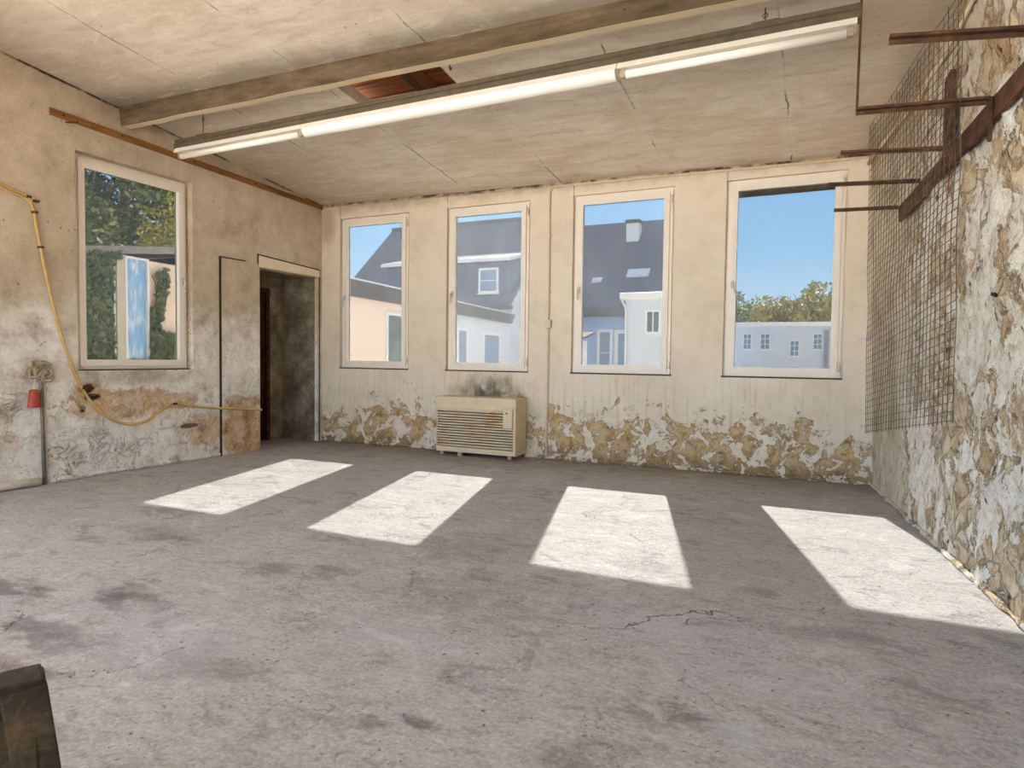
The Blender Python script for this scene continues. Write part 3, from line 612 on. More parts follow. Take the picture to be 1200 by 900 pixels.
# fluorescent light line
M_rail = plain('dusty_grey_light_rail', lin(92, 81, 66), .7, .25, 14.)
M_refl = plain('white_reflector_enamel', lin(236, 230, 220), .4, .04, 10., .4, bump=.03)
M_tube = plain('milky_glass_tube', lin(244, 240, 234), .25, .02, 8., .5, bump=0)
M_cap = plain('beige_lamp_holder', lin(170, 154, 130), .6, .2, 60.)
FY = -2.33; fx0, fx1 = .335, 5.935
FT = lambda x: 3.062+.0085*(x-fx0)                # top of the rail: it hangs very slightly out of level
lt = thing('fluorescent_light', 'long suspended tube light with dusty rail and white reflectors', 'light', ((fx0+fx1)/2, FY, 3.0))
def fprof(bm, prof, xa, xb):
    v0 = [bm.verts.new((xa, FY+y, FT(xa)+z)) for y, z in prof]; v1 = [bm.verts.new((xb, FY+y, FT(xb)+z)) for y, z in prof]; n = len(prof)
    bm.faces.new(v0[::-1]); bm.faces.new(v1)
    for k in range(n): bm.faces.new((v0[k], v0[(k+1) % n], v1[(k+1) % n], v1[k]))
bm = new(); fprof(bm, [(-.03, 0), (.03, 0), (.03, -.03), (.042, -.045), (.042, -.085), (-.042, -.085), (-.042, -.045), (-.03, -.03)], fx0, fx1); obj('rail', bm, M_rail, lt)
sx = [(fx0+.02, 1.862), (1.868, 4.532), (4.538, fx1-.015)]
for k, (a, b) in enumerate(sx):
    bm = new(); fprof(bm, [(-.045, -.085), (.045, -.085), (.062, -.125), (.03, -.118), (-.03, -.118), (-.062, -.125)], a, b); rf = obj('reflector', bm, M_refl, lt)
    if k == 1:
        bm = new(); fprof(bm, [(-.055, -.118)]+[(-.055*math.cos(t*math.pi/12), -.13-.05*math.sin(t*math.pi/12)) for t in range(13)]+[(.055, -.118)], a+.01, b-.01)
        o = obj('tube_cover', bm, M_tube, lt); o['label'] = 'wide white cover over the middle tubes'
    else:
        bm = new(); a2, b2 = a+.05, b-.05
        sweep(bm, [(a2, FY-.012, FT(a2)-.152), (b2, FY-.012, FT(b2)-.152)], .026, 14); obj('tube', bm, M_tube, lt, True)
    for e in (a+.012, b-.05):
        bm = new(); z = FT(e); box(bm, (e, FY-.022, z-.17), (e+.035, FY+.014, z-.118), .004); obj('lamp_holder', bm, M_cap, lt)
for x in (.673, 5.43):
    zt = ceil_z(x, FY); bm = new(); z = FT(x)
    box(bm, (x-.075, FY-.02, z), (x+.085, FY+.02, z+.012)); br_ = obj('hanger_bracket', bm, M_rail, lt)
    bm = new(); sweep(bm, [(x, FY, z-.02), (x, FY, zt)], .004, 6)
    for q in range(12):
        a = q/12*2*math.pi
    P = [(x+.014*math.cos(a), FY, zt-.045+.014*math.sin(a)) for a in [k/12*2*math.pi for k in range(13)]]; sweep(bm, P, .003, 5)
    obj('suspension_rod', bm, M_rail, lt)
# loose hook in the ceiling
bm = new(); hx = 3.32; zt = ceil_z(hx, -2.32)
sweep(bm, smooth_pts([(hx, -2.45, ceil_z(hx, -2.45)), (hx, -2.45, zt-.04), (hx+.008, -2.45, zt-.075), (hx+.018, -2.45, zt-.06)], 5), .006, 6)
tag(obj('ceiling_hook', bm, M_rail), 'small rusty hook in the ceiling right of the hole', 'hook')

# steel rack on the rubble wall
M_rust = mat_rust('rusty_brown_steel', lin(46, 30, 22), lin(78, 50, 34), lin(118, 78, 54))
rk = thing('wall_rack', 'rusty steel rack rail with five arms high on the rubble wall', 'rack', (6.4, -2.4, 2.2))
rx = lambda y: wall_r(y)+.005
bm = new(); ya, yb = -.90, -4.9
za, zb = 2.195, 2.40
bar(bm, (rx(ya), ya, za), (rx(yb), yb, zb), .022, .108); bar(bm, (rx(ya)+.012, ya, za+.05), (rx(yb)+.012, yb, zb+.05), .04, .008)
obj('rail', bm, M_rust, rk)
tips = []
for (px, py), yy in (((977, 247), -.92), ((970, 217), -1.55), ((985, 180), -2.14), ((1003, 130), -2.78), ((1042, 46), -3.41)):
    a = on_back(px, py, yy); zr = za+(zb-za)*(yy-ya)/(yb-ya); r_ = Vector((rx(yy)-.02, yy, zr+.052)) ; a.z += .005; tips.append(a)
    bm = new(); wd, fl_ = (.035, .022) if yy < -2.5 else (.026, .014)
    bar(bm, a, r_, wd, .006); bar(bm, a+Vector((0, wd/2-.003, -fl_/2)), r_+Vector((0, wd/2-.003, -fl_/2)), .006, fl_)
    bar(bm, a+Vector((0, -wd/2+.003, .006)), r_+Vector((0, -wd/2+.003, .006)), .005, .008)
    obj('arm', bm, M_rust, rk)
bm = new(); bar(bm, (rx(-1.98)+.02, -1.98, 2.22), (rx(-1.98)+.016, -1.98, 2.77), .19, .03, (1, 0, 0)); obj('upright', bm, M_rust, rk)
bm = new(); yy = -2.80; bar(bm, (rx(yy)-.02, yy, 2.14), (rx(yy)-.024, yy, 2.345), .022, .016, (1, 0, 0)); obj('hook', bm, M_rust, rk)
bm = new(); t = tips[3]; sweep(bm, [t+Vector((.004, 0, -.01)), Vector((t.x+.012, t.y, ceil_z(t.x, t.y)-.002))], .006, 6); o = obj('hanger_wire', bm, M_rust, rk); o['label'] = 'thin dark wire from the ceiling to an arm tip'

# sheet of wire mesh standing against the rubble wall
M_wire = mat_rust('dark_mesh_wire', lin(58, 48, 40), lin(92, 76, 62), lin(130, 112, 94))
bm = new()
C00 = Vector((6.165, -.10, .47)); C01 = Vector((6.09, -.70, 2.96)); C10 = Vector((6.375, -2.80, .80)); C11 = Vector((6.350, -2.80, 2.90))
def mp(u, v):
    p_ = C00.lerp(C10, u).lerp(C01.lerp(C11, u), v)
    w_ = MN.noise(Vector((u*5, v*6, 1)))*.014; return p_+Vector((min(w_, .006), MN.noise(Vector((u*7, v*7, 4)))*.008, MN.noise(Vector((u*6, v*6, 8)))*.01))
NU, NV = 28, 46; rnd = random.Random(3)
for i in range(NU+1):
    u = i/NU; v1 = 1-.04*rnd.random(); v0 = 0.
    sweep(bm, [mp(u, v0+(v1-v0)*k/20) for k in range(21)], .0023, 5)
for j in range(NV+1):
    v = (j+.3)/(NV+1)
    sweep(bm, [mp(k/18, v)+Vector((-.004, 0, 0)) for k in range(19)], .0021, 5)
tag(obj('wire_mesh', bm, M_wire), 'sheet of rusty wire mesh hanging over the far end of the rubble wall', 'mesh')

# gas heater
M_casing = plain('yellowed_beige_casing', lin(214, 194, 160), .55, .06, 9., .4, bump=.05)
m = Mt('heat_stained_louvre', .5, .4); p = m.pos(); n = m.noise(m.mul(p, (1.6, 1, 2.)), 1.7, 5., .6, .4)
m.color(m.mix(m.ss(m.noise(m.addv(p, (3.2, 0, 1.7)), 3.2, 4., .6), .52, .66, 0., .8), m.ramp(n, [(.35, lin(200, 188, 164)), (.55, lin(208, 186, 148)), (.7, lin(226, 216, 196))]), lin(200, 146, 84))); M_louvre = m.m
hx0, hx1, hyf, hyb, hz0, hz1 = 1.915, 2.895, -.315, -.035, .045, .655
ht = thing('gas_heater', 'beige metal heater with rust-stained louvres under the second window', 'heater', ((hx0+hx1)/2, -.17, 0))
bm = new()
box(bm, (hx0, hyf, hz1-.13), (hx1, hyb, hz1), .006); box(bm, (hx1-.03, hyf, hz0), (hx1, hyb, hz1-.13), .004); box(bm, (hx0, hyf+.012, hz0), (hx0+.012, hyb, hz1-.13)); box(bm, (hx0, hyf, hz0), (hx1-.03, hyb, hz0+.055), .004)
box(bm, (hx0+.012, hyf+.06, hz0+.055), (hx1-.03, hyb, hz1-.13)); obj('casing', bm, M_casing, ht)
lo, hi_ = hz0+.062, hz1-.135; nl = 14
for k in range(nl):
    z = lo+(hi_-lo)*(k+.5)/nl; h_ = (hi_-lo)/nl
    bm = new(); xr = hx1-.032 if z < hz1-.325 else hx1-.148
    hexa(bm, [(hx0+.004, hyf-.002, z-h_*.20), (xr, hyf-.002, z-h_*.20), (xr, hyf+.05, z+h_*.30), (hx0+.004, hyf+.05, z+h_*.30), (hx0+.004, hyf-.002, z+h_*.22), (xr, hyf-.002, z+h_*.22), (xr, hyf+.05, z+h_*.46), (hx0+.004, hyf+.05, z+h_*.46)])
    obj('louvre', bm, M_louvre, ht)
bm = new(); box(bm, (hx1-.145, hyf-.012, hz1-.315), (hx1-.035, hyf+.05, hz1-.10), .004); cv = obj('control_cover', bm, M_casing, ht)
bm = new(); sweep(bm, [(hx1-.10, hyf-.011, hz1-.155), (hx1-.10, hyf-.022, hz1-.155)], .009, 12); obj('knob', bm, M_frame_g, cv)
bm = new(); box(bm, (hx0, hyf-.010, hz1-.142), (hx1-.15, hyf+.02, hz1-.128), .003); obj('trim_lip', bm, M_casing, ht)
for x, y in ((hx0+.06, hyf+.05), (hx0+.30, hyf+.03), (hx1-.08, hyf+.05), (hx0+.06, hyb-.04), (hx1-.08, hyb-.04)):
    bm = new(); box(bm, (x-.025, y-.025, 0), (x+.025, y+.025, hz0+.002), .004); obj('foot', bm, M_cap, ht)

# conduit on the window wall
M_cond = plain('painted_conduit', lin(214, 194, 164), .6, .1, 30.)
cn = thing('conduit', 'cream pipe conduit running down between the second and third window', 'conduit', (3.13, -.02, 0))
bm = new(); cz = lambda x: ceil_z(x, 0)-.04
sweep(bm, [(3.130, -.014, .004), (3.130, -.014, 1.42)], .011, 8); sweep(bm, smooth_pts([(3.130, -.014, 1.50), (3.128, -.014, 2.3), (3.126, -.014, 2.80), (3.132, -.014, 2.88), (3.165, -.014, cz(3.2)-.012), (3.25, -.014, cz(3.25))]+[(x, -.014, cz(x)) for x in (3.8, 4.6, 5.4, 6.14)], 8), .011, 8)
obj('pipe', bm, M_cond, cn, True)
bm = new(); box(bm, (3.095, -.035, 1.415), (3.165, -.001, 1.505), .004); obj('junction_box', bm, M_cond, cn)
for z in (.5, 1.15, 1.8, 2.4):
    bm = new(); box(bm, (3.112, -.028, z-.008), (3.148, -.001, z+.008), .002); obj('clip', bm, M_cond, cn)
bm = new(); sweep(bm, [(rubble_x(y, 2.9)-.03, y, ceil_z(6.3, y)-.10-.02*k) for k, y in enumerate((-.03, -.6, -1.2, -1.8, -2.4, -3.2, -4.2))], .013, 8)
tag(obj('wall_pipe', bm, M_cond, smooth=True), 'pale pipe along the top of the rubble wall behind the mesh', 'pipe')

# wooden batten on the left wall
M_bat = mat_wood('orange_varnished_batten', lin(88, 56, 28), lin(140, 92, 48), lin(172, 120, 70), 1, .5, .6)
wb = thing('wooden_batten', 'orange wooden batten screwed along the top of the left wall', 'batten', (.015, -1.6, 3.03))
bm = new(); bar(bm, (.0145, -3.262, 3.068), (.0145, -.004, 2.966), .026, .056, bev=.003); obj('strip', bm, M_bat, wb)
bm = new(); y = -3.10; sweep(bm, smooth_pts([(.026, y+.05, 3.05), (.05, y+.04, 3.035), (.05, y-.0, 3.02), (.03, y-.05, 3.01)], 5), .006, 6); obj('hook', bm, M_rust, wb)
for y in (-3.16, -2.65, -1.9, -1.1, -.4):
    z = 3.068-.102*(y+3.262)/3.258; bm = new(); sweep(bm, [(.026, y, z), (.030, y, z)], .010, 10); obj('screw', bm, M_rust, wb)

# yellow cable on the left wall
M_cable = plain('yellow_cable_sheath', lin(200, 164, 100), .5, .15, 20., .4)
yc = thing('cable', 'ochre yellow cable looping down the left wall below its window', 'cable', (.02, -2.4, 1.2))
cp = [(-120, 190), (-60, 203), (-8, 217), (10, 225), (30, 233), (38, 245), (41, 265), (48, 305), (58, 352), (70, 395), (84, 432), (97, 458), (112, 478), (130, 492), (150, 497), (170, 493), (187, 481), (203, 473), (225, 476), (250, 478), (280, 479), (304, 480)]
L = [on_left(a, b) for a, b in cp]
bm = new(); sweep(bm, smooth_pts([(.022+.012*math.sin(k), v.y, v.z) for k, v in enumerate(L)], 6), .0125, 8); obj('sheath', bm, M_cable, yc, True)
L2 = [on_left(a, b) for a, b in ((-120, 186), (-60, 199), (-8, 213), (10, 221), (26, 228), (35, 236))]
bm = new(); sweep(bm, smooth_pts([(.03, v.y, v.z) for v in L2], 6), .008, 8); obj('second_core', bm, M_cable, yc, True)
for a, b in ((31, 231), (41, 236), (39, 249), (46, 290), (203, 473), (97, 455)):
    v = on_left(a, b); bm = new(); box(bm, (.0006, v.y-.018, v.z-.009), (.04, v.y+.018, v.z+.009), .003); obj('clip', bm, M_rust, yc)

# standpipe with tap and a rag of hemp, red cap on a wire
M_grey_pipe = plain('grey_iron_pipe', lin(126, 116, 106), .55, .25, 25., .4)
M_pale = plain('pale_pipe_edge', lin(206, 188, 176), .6, .1)
M_rag = plain('grey_brown_rag', lin(170, 152, 128), .95, .3, 24., .1, bump=.6)
sp = thing('standpipe', 'grey iron pipe rising from the floor against the left wall', 'pipe', (.02, -3.34, 0))
bm = new(); sweep(bm, [(.018, -3.352, .003), (.018, -3.362, .80), (.018, -3.365, .93)], .013, 10); obj('pipe', bm, M_grey_pipe, sp, True)
bm = new(); sweep(bm, [(.014, -3.325, .003), (.014, -3.335, .82)], .007, 8); o = obj('sleeve', bm, M_pale, sp, True); o['label'] = 'pale plastic sleeve strip beside the pipe'
bm = new(); rnd = random.Random(9)
for k in range(9):
    pts = []; cx, cz_ = -3.40+rnd.uniform(-.05, .09), .93+rnd.uniform(-.045, .05)
    for q in range(8): a = q/7*math.pi*rnd.uniform(1.4, 2.0)+k; pts.append((.03+rnd.uniform(0, .025), cx+.045*math.cos(a), cz_+.035*math.sin(a)))
    sweep(bm, smooth_pts(pts, 4), .013, 7)
obj('rag_wrapping', bm, M_rag, sp, True)
bm = new(); sweep(bm, [(.02+.012*math.cos(a), -3.365+.03*math.cos(a), .845+.022*math.sin(a)) for a in [k/10*math.pi for k in range(11)]], .006, 6); o = obj('cord_loop', bm, plain('pink_cord', lin(214, 158, 136), .8), sp); o['label'] = 'pink cord loop near the pipe top'
M_red = plain('faded_red_plastic', lin(170, 66, 48), .5, .2, 20., .4)
rc = thing('red_cap', 'red bell-shaped cap hanging on a wire beside the standpipe', 'cap', (.04, -3.445, .65))
bm = new(); N = 20; pr_ = [(.0, .79), (.022, .79), (.035, .78), (.040, .74), (.043, .69), (.047, .665), (.050, .645), (.046, .645), (.040, .66)]
prev = None
for r_, z in pr_:
    ring = [bm.verts.new((.05+r_*math.cos(k/N*2*math.pi)*.85, -3.435+r_*math.sin(k/N*2*math.pi), z)) for k in range(N)] if r_ else [bm.verts.new((.05, -3.435, z))]
    if prev:
        if len(prev) == 1: [bm.faces.new((prev[0], ring[k], ring[(k+1) % N])) for k in range(N)]
        else: [bm.faces.new((prev[k], ring[k], ring[(k+1) % N], prev[(k+1) % N])) for k in range(N)]
    prev = ring
bm.faces.new(prev); obj('bell', bm, M_red, rc, True)
bm = new(); sweep(bm, smooth_pts([(.05, -3.435, .785), (.045, -3.43, .82), (.035, -3.42, .86), (.02, -3.40, .90), (.0, -3.39, .91)], 5), .0045, 6); o = obj('wire', bm, M_pale, rc); o['label'] = 'pale wire it hangs from'
# pipe lying along the foot of the left wall
bm = new(); sweep(bm, [(.035, -3.40, .036), (.036, -3.7, .037), (.035, -4.6, .036)], .033, 12)
tag(obj('floor_pipe', bm, plain('chipped_white_pipe', lin(216, 210, 200), .7, .2, 14.), smooth=True), 'chipped white pipe lying on the floor along the left wall', 'pipe')

# small bracket on the window wall by the mesh, iron pin in the rubble
bm = new(); v = on_back(1012, 396); bar(bm, (v.x-.05, -.012, v.z-.012), (v.x+.045, -.03, v.z), .02, .012); bar(bm, (v.x+.04, -.0, v.z-.0), (v.x+.04, -.05, v.z+.035), .012, .02); box(bm, (v.x+.02, -.006, v.z-.03), (v.x+.06, 0.001, v.z+.03))
tag(obj('wall_bracket', bm, M_handle), 'small pale metal bracket on the window wall beside the mesh', 'bracket')
v = on_right(1160, 347); bm = new(); xx = rubble_x(v.y, v.z); bar(bm, (xx+.02, v.y+.045, v.z), (xx-.025, v.y-.045, v.z+.006), .014, .014)
tag(obj('iron_pin', bm, M_rust), 'short iron pin stuck in the rubble wall', 'pin')

# sawhorse in the near left corner of the view
M_saw = mat_rust('grimy_sawhorse_wood', lin(30, 23, 16), lin(58, 46, 31), lin(104, 84, 56))
a_end = Vector((4.445, -5.843, .5)); dl = Vector((-.43, -.903, 0)).normalized(); dw = Vector((.8726, -.4866, 0)).normalized()
dw = (dw-dl*dw.dot(dl)).normalized()
sh = thing('sawhorse', 'grimy dark wooden sawhorse in the near left corner', 'sawhorse', (a_end+dl*.35+dw*.04).to_tuple()[:2]+(0,))
LEN = .8
def sp_(l, w_, z): return a_end+dl*l+dw*w_+Vector((0, 0, z-.5))
bm = new(); hexa(bm, [sp_(l, w_, .445) for l, w_ in ((0, 0), (LEN, 0), (LEN, .08), (0, .08))]+[sp_(l, w_, .5) for l, w_ in ((0, 0), (LEN, 0), (LEN, .08), (0, .08))], .005); obj('top_beam', bm, M_saw, sh)
for l0, s in ((-.004, -.055), (LEN-.08, .055)):
    for w0, sg in ((.08, 1), (0, -1)):
        bm = new(); w0 = w0-.02*sg; top = [(l0, w0), (l0+.07, w0), (l0+.07, w0+.028*sg), (l0, w0+.028*sg)]
        hexa(bm, [sp_(l+s, w_+.10*sg, 0) for l, w_ in top]+[sp_(l, w_, .49) for l, w_ in top], .004); obj('leg', bm, M_saw, sh)
    l1 = l0+.02
    bm = new(); hexa(bm, [sp_(l, w_, .33) for l, w_ in ((l1, -.05), (l1+.025, -.05), (l1+.025, .13), (l1, .13))]+[sp_(l, w_, .44) for l, w_ in ((l1, -.015), (l1+.025, -.015), (l1+.025, .095), (l1, .095))]); obj('gusset', bm, M_saw, sh)
for w0 in (.078, -.016):
    bm = new(); hexa(bm, [sp_(l, w_, .34) for l, w_ in ((.03, w0), (LEN-.03, w0), (LEN-.03, w0+.018), (.03, w0+.018))]+[sp_(l, w_, .446) for l, w_ in ((.03, w0), (LEN-.03, w0), (LEN-.03, w0+.018), (.03, w0+.018))], .003); obj('side_board', bm, M_saw, sh)
for w0, sg in ((.135, 1), (-.055, -1)):
    bm = new(); bar(bm, sp_(.02, w0, .20), sp_(LEN-.03, w0, .20), .025, .06); obj('stretcher', bm, M_saw, sh)

# ================================================================== OUTSIDE
m = Mt('pale_gravel_ground', .95, .1); p = m.pos(); m.color(m.ramp(m.noise(p, 2., 6., .65), [(.3, lin(206, 200, 190)), (.7, lin(230, 225, 216))])); M_ground = m.m  # unseen ground, kept pale so more light bounces indoors
bm = new(); bm.faces.new([bm.verts.new(v) for v in ((-70, -50, -.16), (70, -50, -.16), (70, 110, -.16), (-70, 110, -.16))])
struct('ground_outside', bm, M_ground, 'pale gravel yard outside the room', 'ground')

M_salmon = plain('salmon_render', lin(246, 222, 200), .9, .03, 3., .1)
M_whiter = plain('white_render', lin(218, 223, 228), .9, .03, 3., .1)
M_bluer = plain('shade_blue_render', lin(164, 192, 232), .9, .04, 3., .1)  # blue of the skylit shaded side put into the render colour
M_fascia = plain('grey_slate_fascia', lin(74, 69, 66), .8, .12, 6., .2)
M_winwhite = plain('white_house_window', lin(240, 240, 238), .5, .03)
M_zinc = plain('pale_zinc', lin(214, 216, 220), .4, .06, 4., .5)
def pane_mat(name, c): m = Mt(name, .08, .6); m.color(c); return m.m
M_pane_sky = pane_mat('painted_sky_pane', lin(150, 188, 222))
_m = Mt('streaked_painted_sky_pane', .12, .5); _p = _m.pos(); _m.color(_m.ramp(_m.noise(_m.mul(_p, (1, 5, 1.4)), 2.4, 6., .65), [(.38, lin(128, 178, 222)), (.52, lin(150, 192, 226)), (.66, lin(232, 238, 242))])); M_pane_sky = _m.m  # sky and cloud reflection painted into the pane's colour
M_pane_dark = pane_mat('dark_green_pane', lin(66, 84, 76)); M_pane_blue = pane_mat('blue_grey_pane', lin(110, 140, 170))
T_slate = mat_tiles('grey_slates', lin(58, 75, 104), lin(76, 94, 124), 3.4, 2.4)  # slates of both roofs tinted blue for skylit shade
T_slate2 = mat_tiles('blue_grey_slates', lin(52, 70, 102), lin(70, 90, 122), 3.6, 2.6)

def win_on(parent, P, u0, u1, v0, v1, glass, n, fr=.07, bars=(0, 0), label=None):
    """house window: frame and pane on the plane P(u, v) -> point, n points out"""
    n = Vector(n); bm = new()
    def q(u0, u1, v0, v1, d0, d1): hexa(bm, [P(u0, v0)+n*d0, P(u1, v0)+n*d0, P(u1, v1)+n*d0, P(u0, v1)+n*d0, P(u0, v0)+n*d1, P(u1, v0)+n*d1, P(u1, v1)+n*d1, P(u0, v1)+n*d1])
    q(u0, u0+fr, v0, v1, -.01, .06); q(u1-fr, u1, v0, v1, -.01, .06); q(u0+fr, u1-fr, v0, v0+fr, -.01, .06); q(u0+fr, u1-fr, v1-fr, v1, -.01, .06)
    for k in range(bars[0]): u = u0+(u1-u0)*(k+1)/(bars[0]+1); q(u-.02, u+.02, v0+fr, v1-fr, 0, .05)
    for k in range(bars[1]): v = v0+(v1-v0)*(k+1)/(bars[1]+1); q(u0+fr, u1-fr, v-.02, v+.02, 0, .045)
    q(u0-.06, u1+.06, v0-.06, v0-.003, -.005, .12)
    f = obj('window', bm, M_winwhite, parent)
    if label: f['label'] = label
    bm = new(); q(u0+fr*.5, u1-fr*.5, v0+fr*.5, v1-fr*.5, .0, .02); obj('pane', bm, glass, f); return f

# low salmon annex across the yard
AD = Vector((-.13, 1, 0)).normalized(); ANn = Vector((1, .13, 0)).normalized(); A0 = Vector((-4.613, 0, 0))
def AP(s, z, o=0.): return A0+AD*s+ANn*o+Vector((0, 0, z))
an = thing('annex_house', 'low salmon annex with a dark flat roof edge and ivy on its wall', 'house', (-7, 10, -.16))
bm = new(); hexa(bm, [AP(s, -.16, o) for s, o in ((-3.5, 0), (12.6, 0), (12.6, -2.6), (-3.5, -2.6))]+[AP(s, 2.66+.08*max(s, 0)/12, o) for s, o in ((-3.5, 0), (12.6, 0), (12.6, -2.6), (-3.5, -2.6))]); obj('walls', bm, M_salmon, an)
bm = new(); hexa(bm, [AP(s, -.16, o) for s, o in ((12.6, 0), (21.6, 0), (21.6, -2.6), (12.6, -2.6))]+[AP(s, 2.74, o) for s, o in ((12.6, 0), (21.6, 0), (21.6, -2.6), (12.6, -2.6))]); o = obj('hazed_end_walls', bm, M_whiter, an); o['label'] = 'far end of the annex wall, whitened for haze'  # haze over the far stretch put in as a white wall colour
bm = new(); hexa(bm, [AP(s, 2.68, o) for s, o in ((3.2, .14), (21.3, .14), (21.3, -2.6), (3.2, -2.6))]+[AP(s, 3.10, o) for s, o in ((3.2, .2), (21.6, .2), (21.6, -2.6), (3.2, -2.6))]); fa = obj('roof_edge', bm, M_fascia, an)
bm = new(); hexa(bm, [AP(s, 3.10, o) for s, o in ((3.15, .23), (21.9, .23), (21.9, -2.6), (3.15, -2.6))]+[AP(s, 3.145, o) for s, o in ((3.15, .23), (21.9, .23), (21.9, -2.6), (3.15, -2.6))]); obj('metal_capping', bm, M_zinc, fa)
bm = new(); hexa(bm, [AP(s, 2.645+.15*s, o) for s, o in ((-1.2, .10), (3.18, .10), (3.18, -2.6), (-1.2, -2.6))]+[AP(s, 2.765+.15*s, o) for s, o in ((-1.2, .16), (3.18, .16), (3.18, -2.6), (-1.2, -2.6))]); o = obj('parapet', bm, plain('grey_parapet_felt', lin(142, 138, 134), .8), an)
APf = lambda s, z: AP(s, z)
win_on(an, APf, 9.45, 11.0, .45, 2.40, M_pane_dark, ANn, .09, label='tall window with a dark green pane')  # pane is one even dark green
win_on(an, APf, 14.9, 15.95, .45, 2.22, M_pane_blue, ANn, .12); win_on(an, APf, 17.7, 19.9, .45, 2.18, M_pane_blue, ANn, .14)
win_on(an, APf, .55, 1.02, .1, 2.70, M_pane_sky, ANn, .035, label='narrow tall pane with blue sky reflection painted in')
bm = new(); hexa(bm, [AP(s, 0, o) for s, o in ((.36, 0), (.52, 0), (.52, .09), (.36, .09))]+[AP(s, 2.7, o) for s, o in ((.36, 0), (.52, 0), (.52, .09), (.36, .09))], .008); obj('pilaster', bm, plain('grey_beige_render', lin(204, 194, 172), .9), an)
bm = new(); sweep(bm, [AP(.33, 0, .06), AP(.33, 2.7, .06)], .022, 8); obj('downpipe', bm, M_winwhite, an, True)

# big slate roofed house behind the annex
def roof_prism(bm, x0, x1, ye, ze, yr, zr, t=.2):
    hexa(bm, [(x0, ye, ze), (x1, ye, ze), (x1, yr, zr), (x0, yr, zr), (x0, ye, ze+t), (x1, ye, ze+t), (x1, yr, zr+t), (x0, yr, zr+t)])
sl = thing('slate_house', 'tall grey slate house with a zinc-topped dormer behind the annex', 'house', (-13, 26, -.16))
bm = new(); box(bm, (-18.4, 22.6, -.16), (-7.95, 33.5, 3.9))
v = [bm.verts.new(q) for q in ((-7.95, 22.7, 3.9), (-7.95, 33.3, 3.9), (-7.95, 28, 8.7), (-18.4, 22.7, 3.9), (-18.4, 33.3, 3.9), (-18.4, 28, 8.7))]
bm.faces.new(v[:3]); bm.faces.new(v[5:2:-1]); bm.faces.new((v[0], v[3], v[5], v[2])); bm.faces.new((v[1], v[2], v[5], v[4]))
obj('walls', bm, M_whiter, sl)
bm = new(); roof_prism(bm, -18.8, -7.75, 22.0, 3.55, 28, 8.88); roof_prism(bm, -18.8, -7.75, 34, 3.55, 28, 8.88); rf = obj('roof', bm, T_slate, sl)
bm = new(); bar(bm, (-18.8, 28, 9.05), (-7.75, 28, 9.05), .4, .16); obj('ridge_cap', bm, M_fascia, rf)
bm = new(); hexa(bm, [(-15.3, 22.5, 4.0), (-8.0, 22.5, 4.0), (-8.0, 26.2, 4.0), (-15.3, 26.2, 4.0), (-15.3, 22.5, 5.80), (-8.0, 22.5, 5.80), (-8.0, 25.6, 6.6), (-15.3, 25.6, 6.6)]); dm = obj('dormer', bm, T_slate2, sl)
bm = new(); hexa(bm, [(-15.5, 22.2, 5.80), (-7.85, 22.2, 5.80), (-7.85, 25.8, 6.65), (-15.5, 25.8, 6.65), (-15.5, 22.2, 5.92), (-7.85, 22.2, 5.92), (-7.85, 25.8, 6.77), (-15.5, 25.8, 6.77)])
for k in range(64): x = -15.45+k*.12; bar(bm, (x, 22.2, 5.94), (x, 25.8, 6.79), .04, .05)
o = obj('dormer_roof', bm, M_zinc, dm); o['label'] = 'corrugated pale zinc roof over the dormer'
win_on(sl, lambda u, v: Vector((u, 22.5, v)), -9.72, -8.62, 4.28, 5.52, M_pane_blue, (0, -1, 0), .1, (0, 1))
bm = new(); sweep(bm, [(-18.6, 21.95, 3.55), (-7.6, 21.95, 3.5)], .09, 8); obj('gutter', bm, M_fascia, sl, True)

# slate house with chimney
ch = thing('chimney_house', 'slate roofed house with chimney and skylights above walls tinted blue for shade', 'house', (-4, 29, -.16))
bm = new(); box(bm, (-7.3, 26.5, -.16), (-.5, 37.5, 3.7)); obj('walls', bm, M_bluer, ch)
bm = new(); roof_prism(bm, -7.7, -.3, 26.0, 3.60, 32, 9.05); roof_prism(bm, -7.7, -.3, 38, 3.60, 32, 9.05); rf = obj('roof', bm, T_slate2, ch)
RP = lambda u, v: Vector((u, 26+6*v, 3.80+5.45*v)); rn = Vector((0, -.672, .740))
for u0, u1, v0, v1 in ((-5.50, -4.98, .255, .305), (-3.66, -2.48, .30, .385)):
    bm = new(); hexa(bm, [RP(u0, v0), RP(u1, v0), RP(u1, v1), RP(u0, v1)]+[RP(u, v)+rn*.06 for u, v in ((u0, v0), (u1, v0), (u1, v1), (u0, v1))]); s_ = obj('skylight', bm, M_zinc, rf)
    bm = new(); e = .05; hexa(bm, [RP(u0+e, v0+.01)+rn*.05, RP(u1-e, v0+.01)+rn*.05, RP(u1-e, v1-.01)+rn*.05, RP(u0+e, v1-.01)+rn*.05]+[RP(u, v)+rn*.075 for u, v in ((u0+e, v0+.01), (u1-e, v0+.01), (u1-e, v1-.01), (u0+e, v1-.01))]); obj('pane', bm, pane_mat('pale_skylight_pane', lin(170, 205, 240)), s_)
bm = new(); box(bm, (-4.42, 30.4, 6.9), (-3.70, 31.1, 8.85)); cm = obj('chimney', bm, M_whiter, ch)
bm = new(); box(bm, (-4.48, 30.34, 8.85), (-3.64, 31.16, 9.05), .03); obj('chimney_cap', bm, M_fascia, cm)
bm = new(); box(bm, (-7.5, 25.85, 3.28), (-.4, 26.5, 3.62)); obj('eaves_board', bm, M_fascia, ch)
P26 = lambda u, v: Vector((u, 26.5, v))
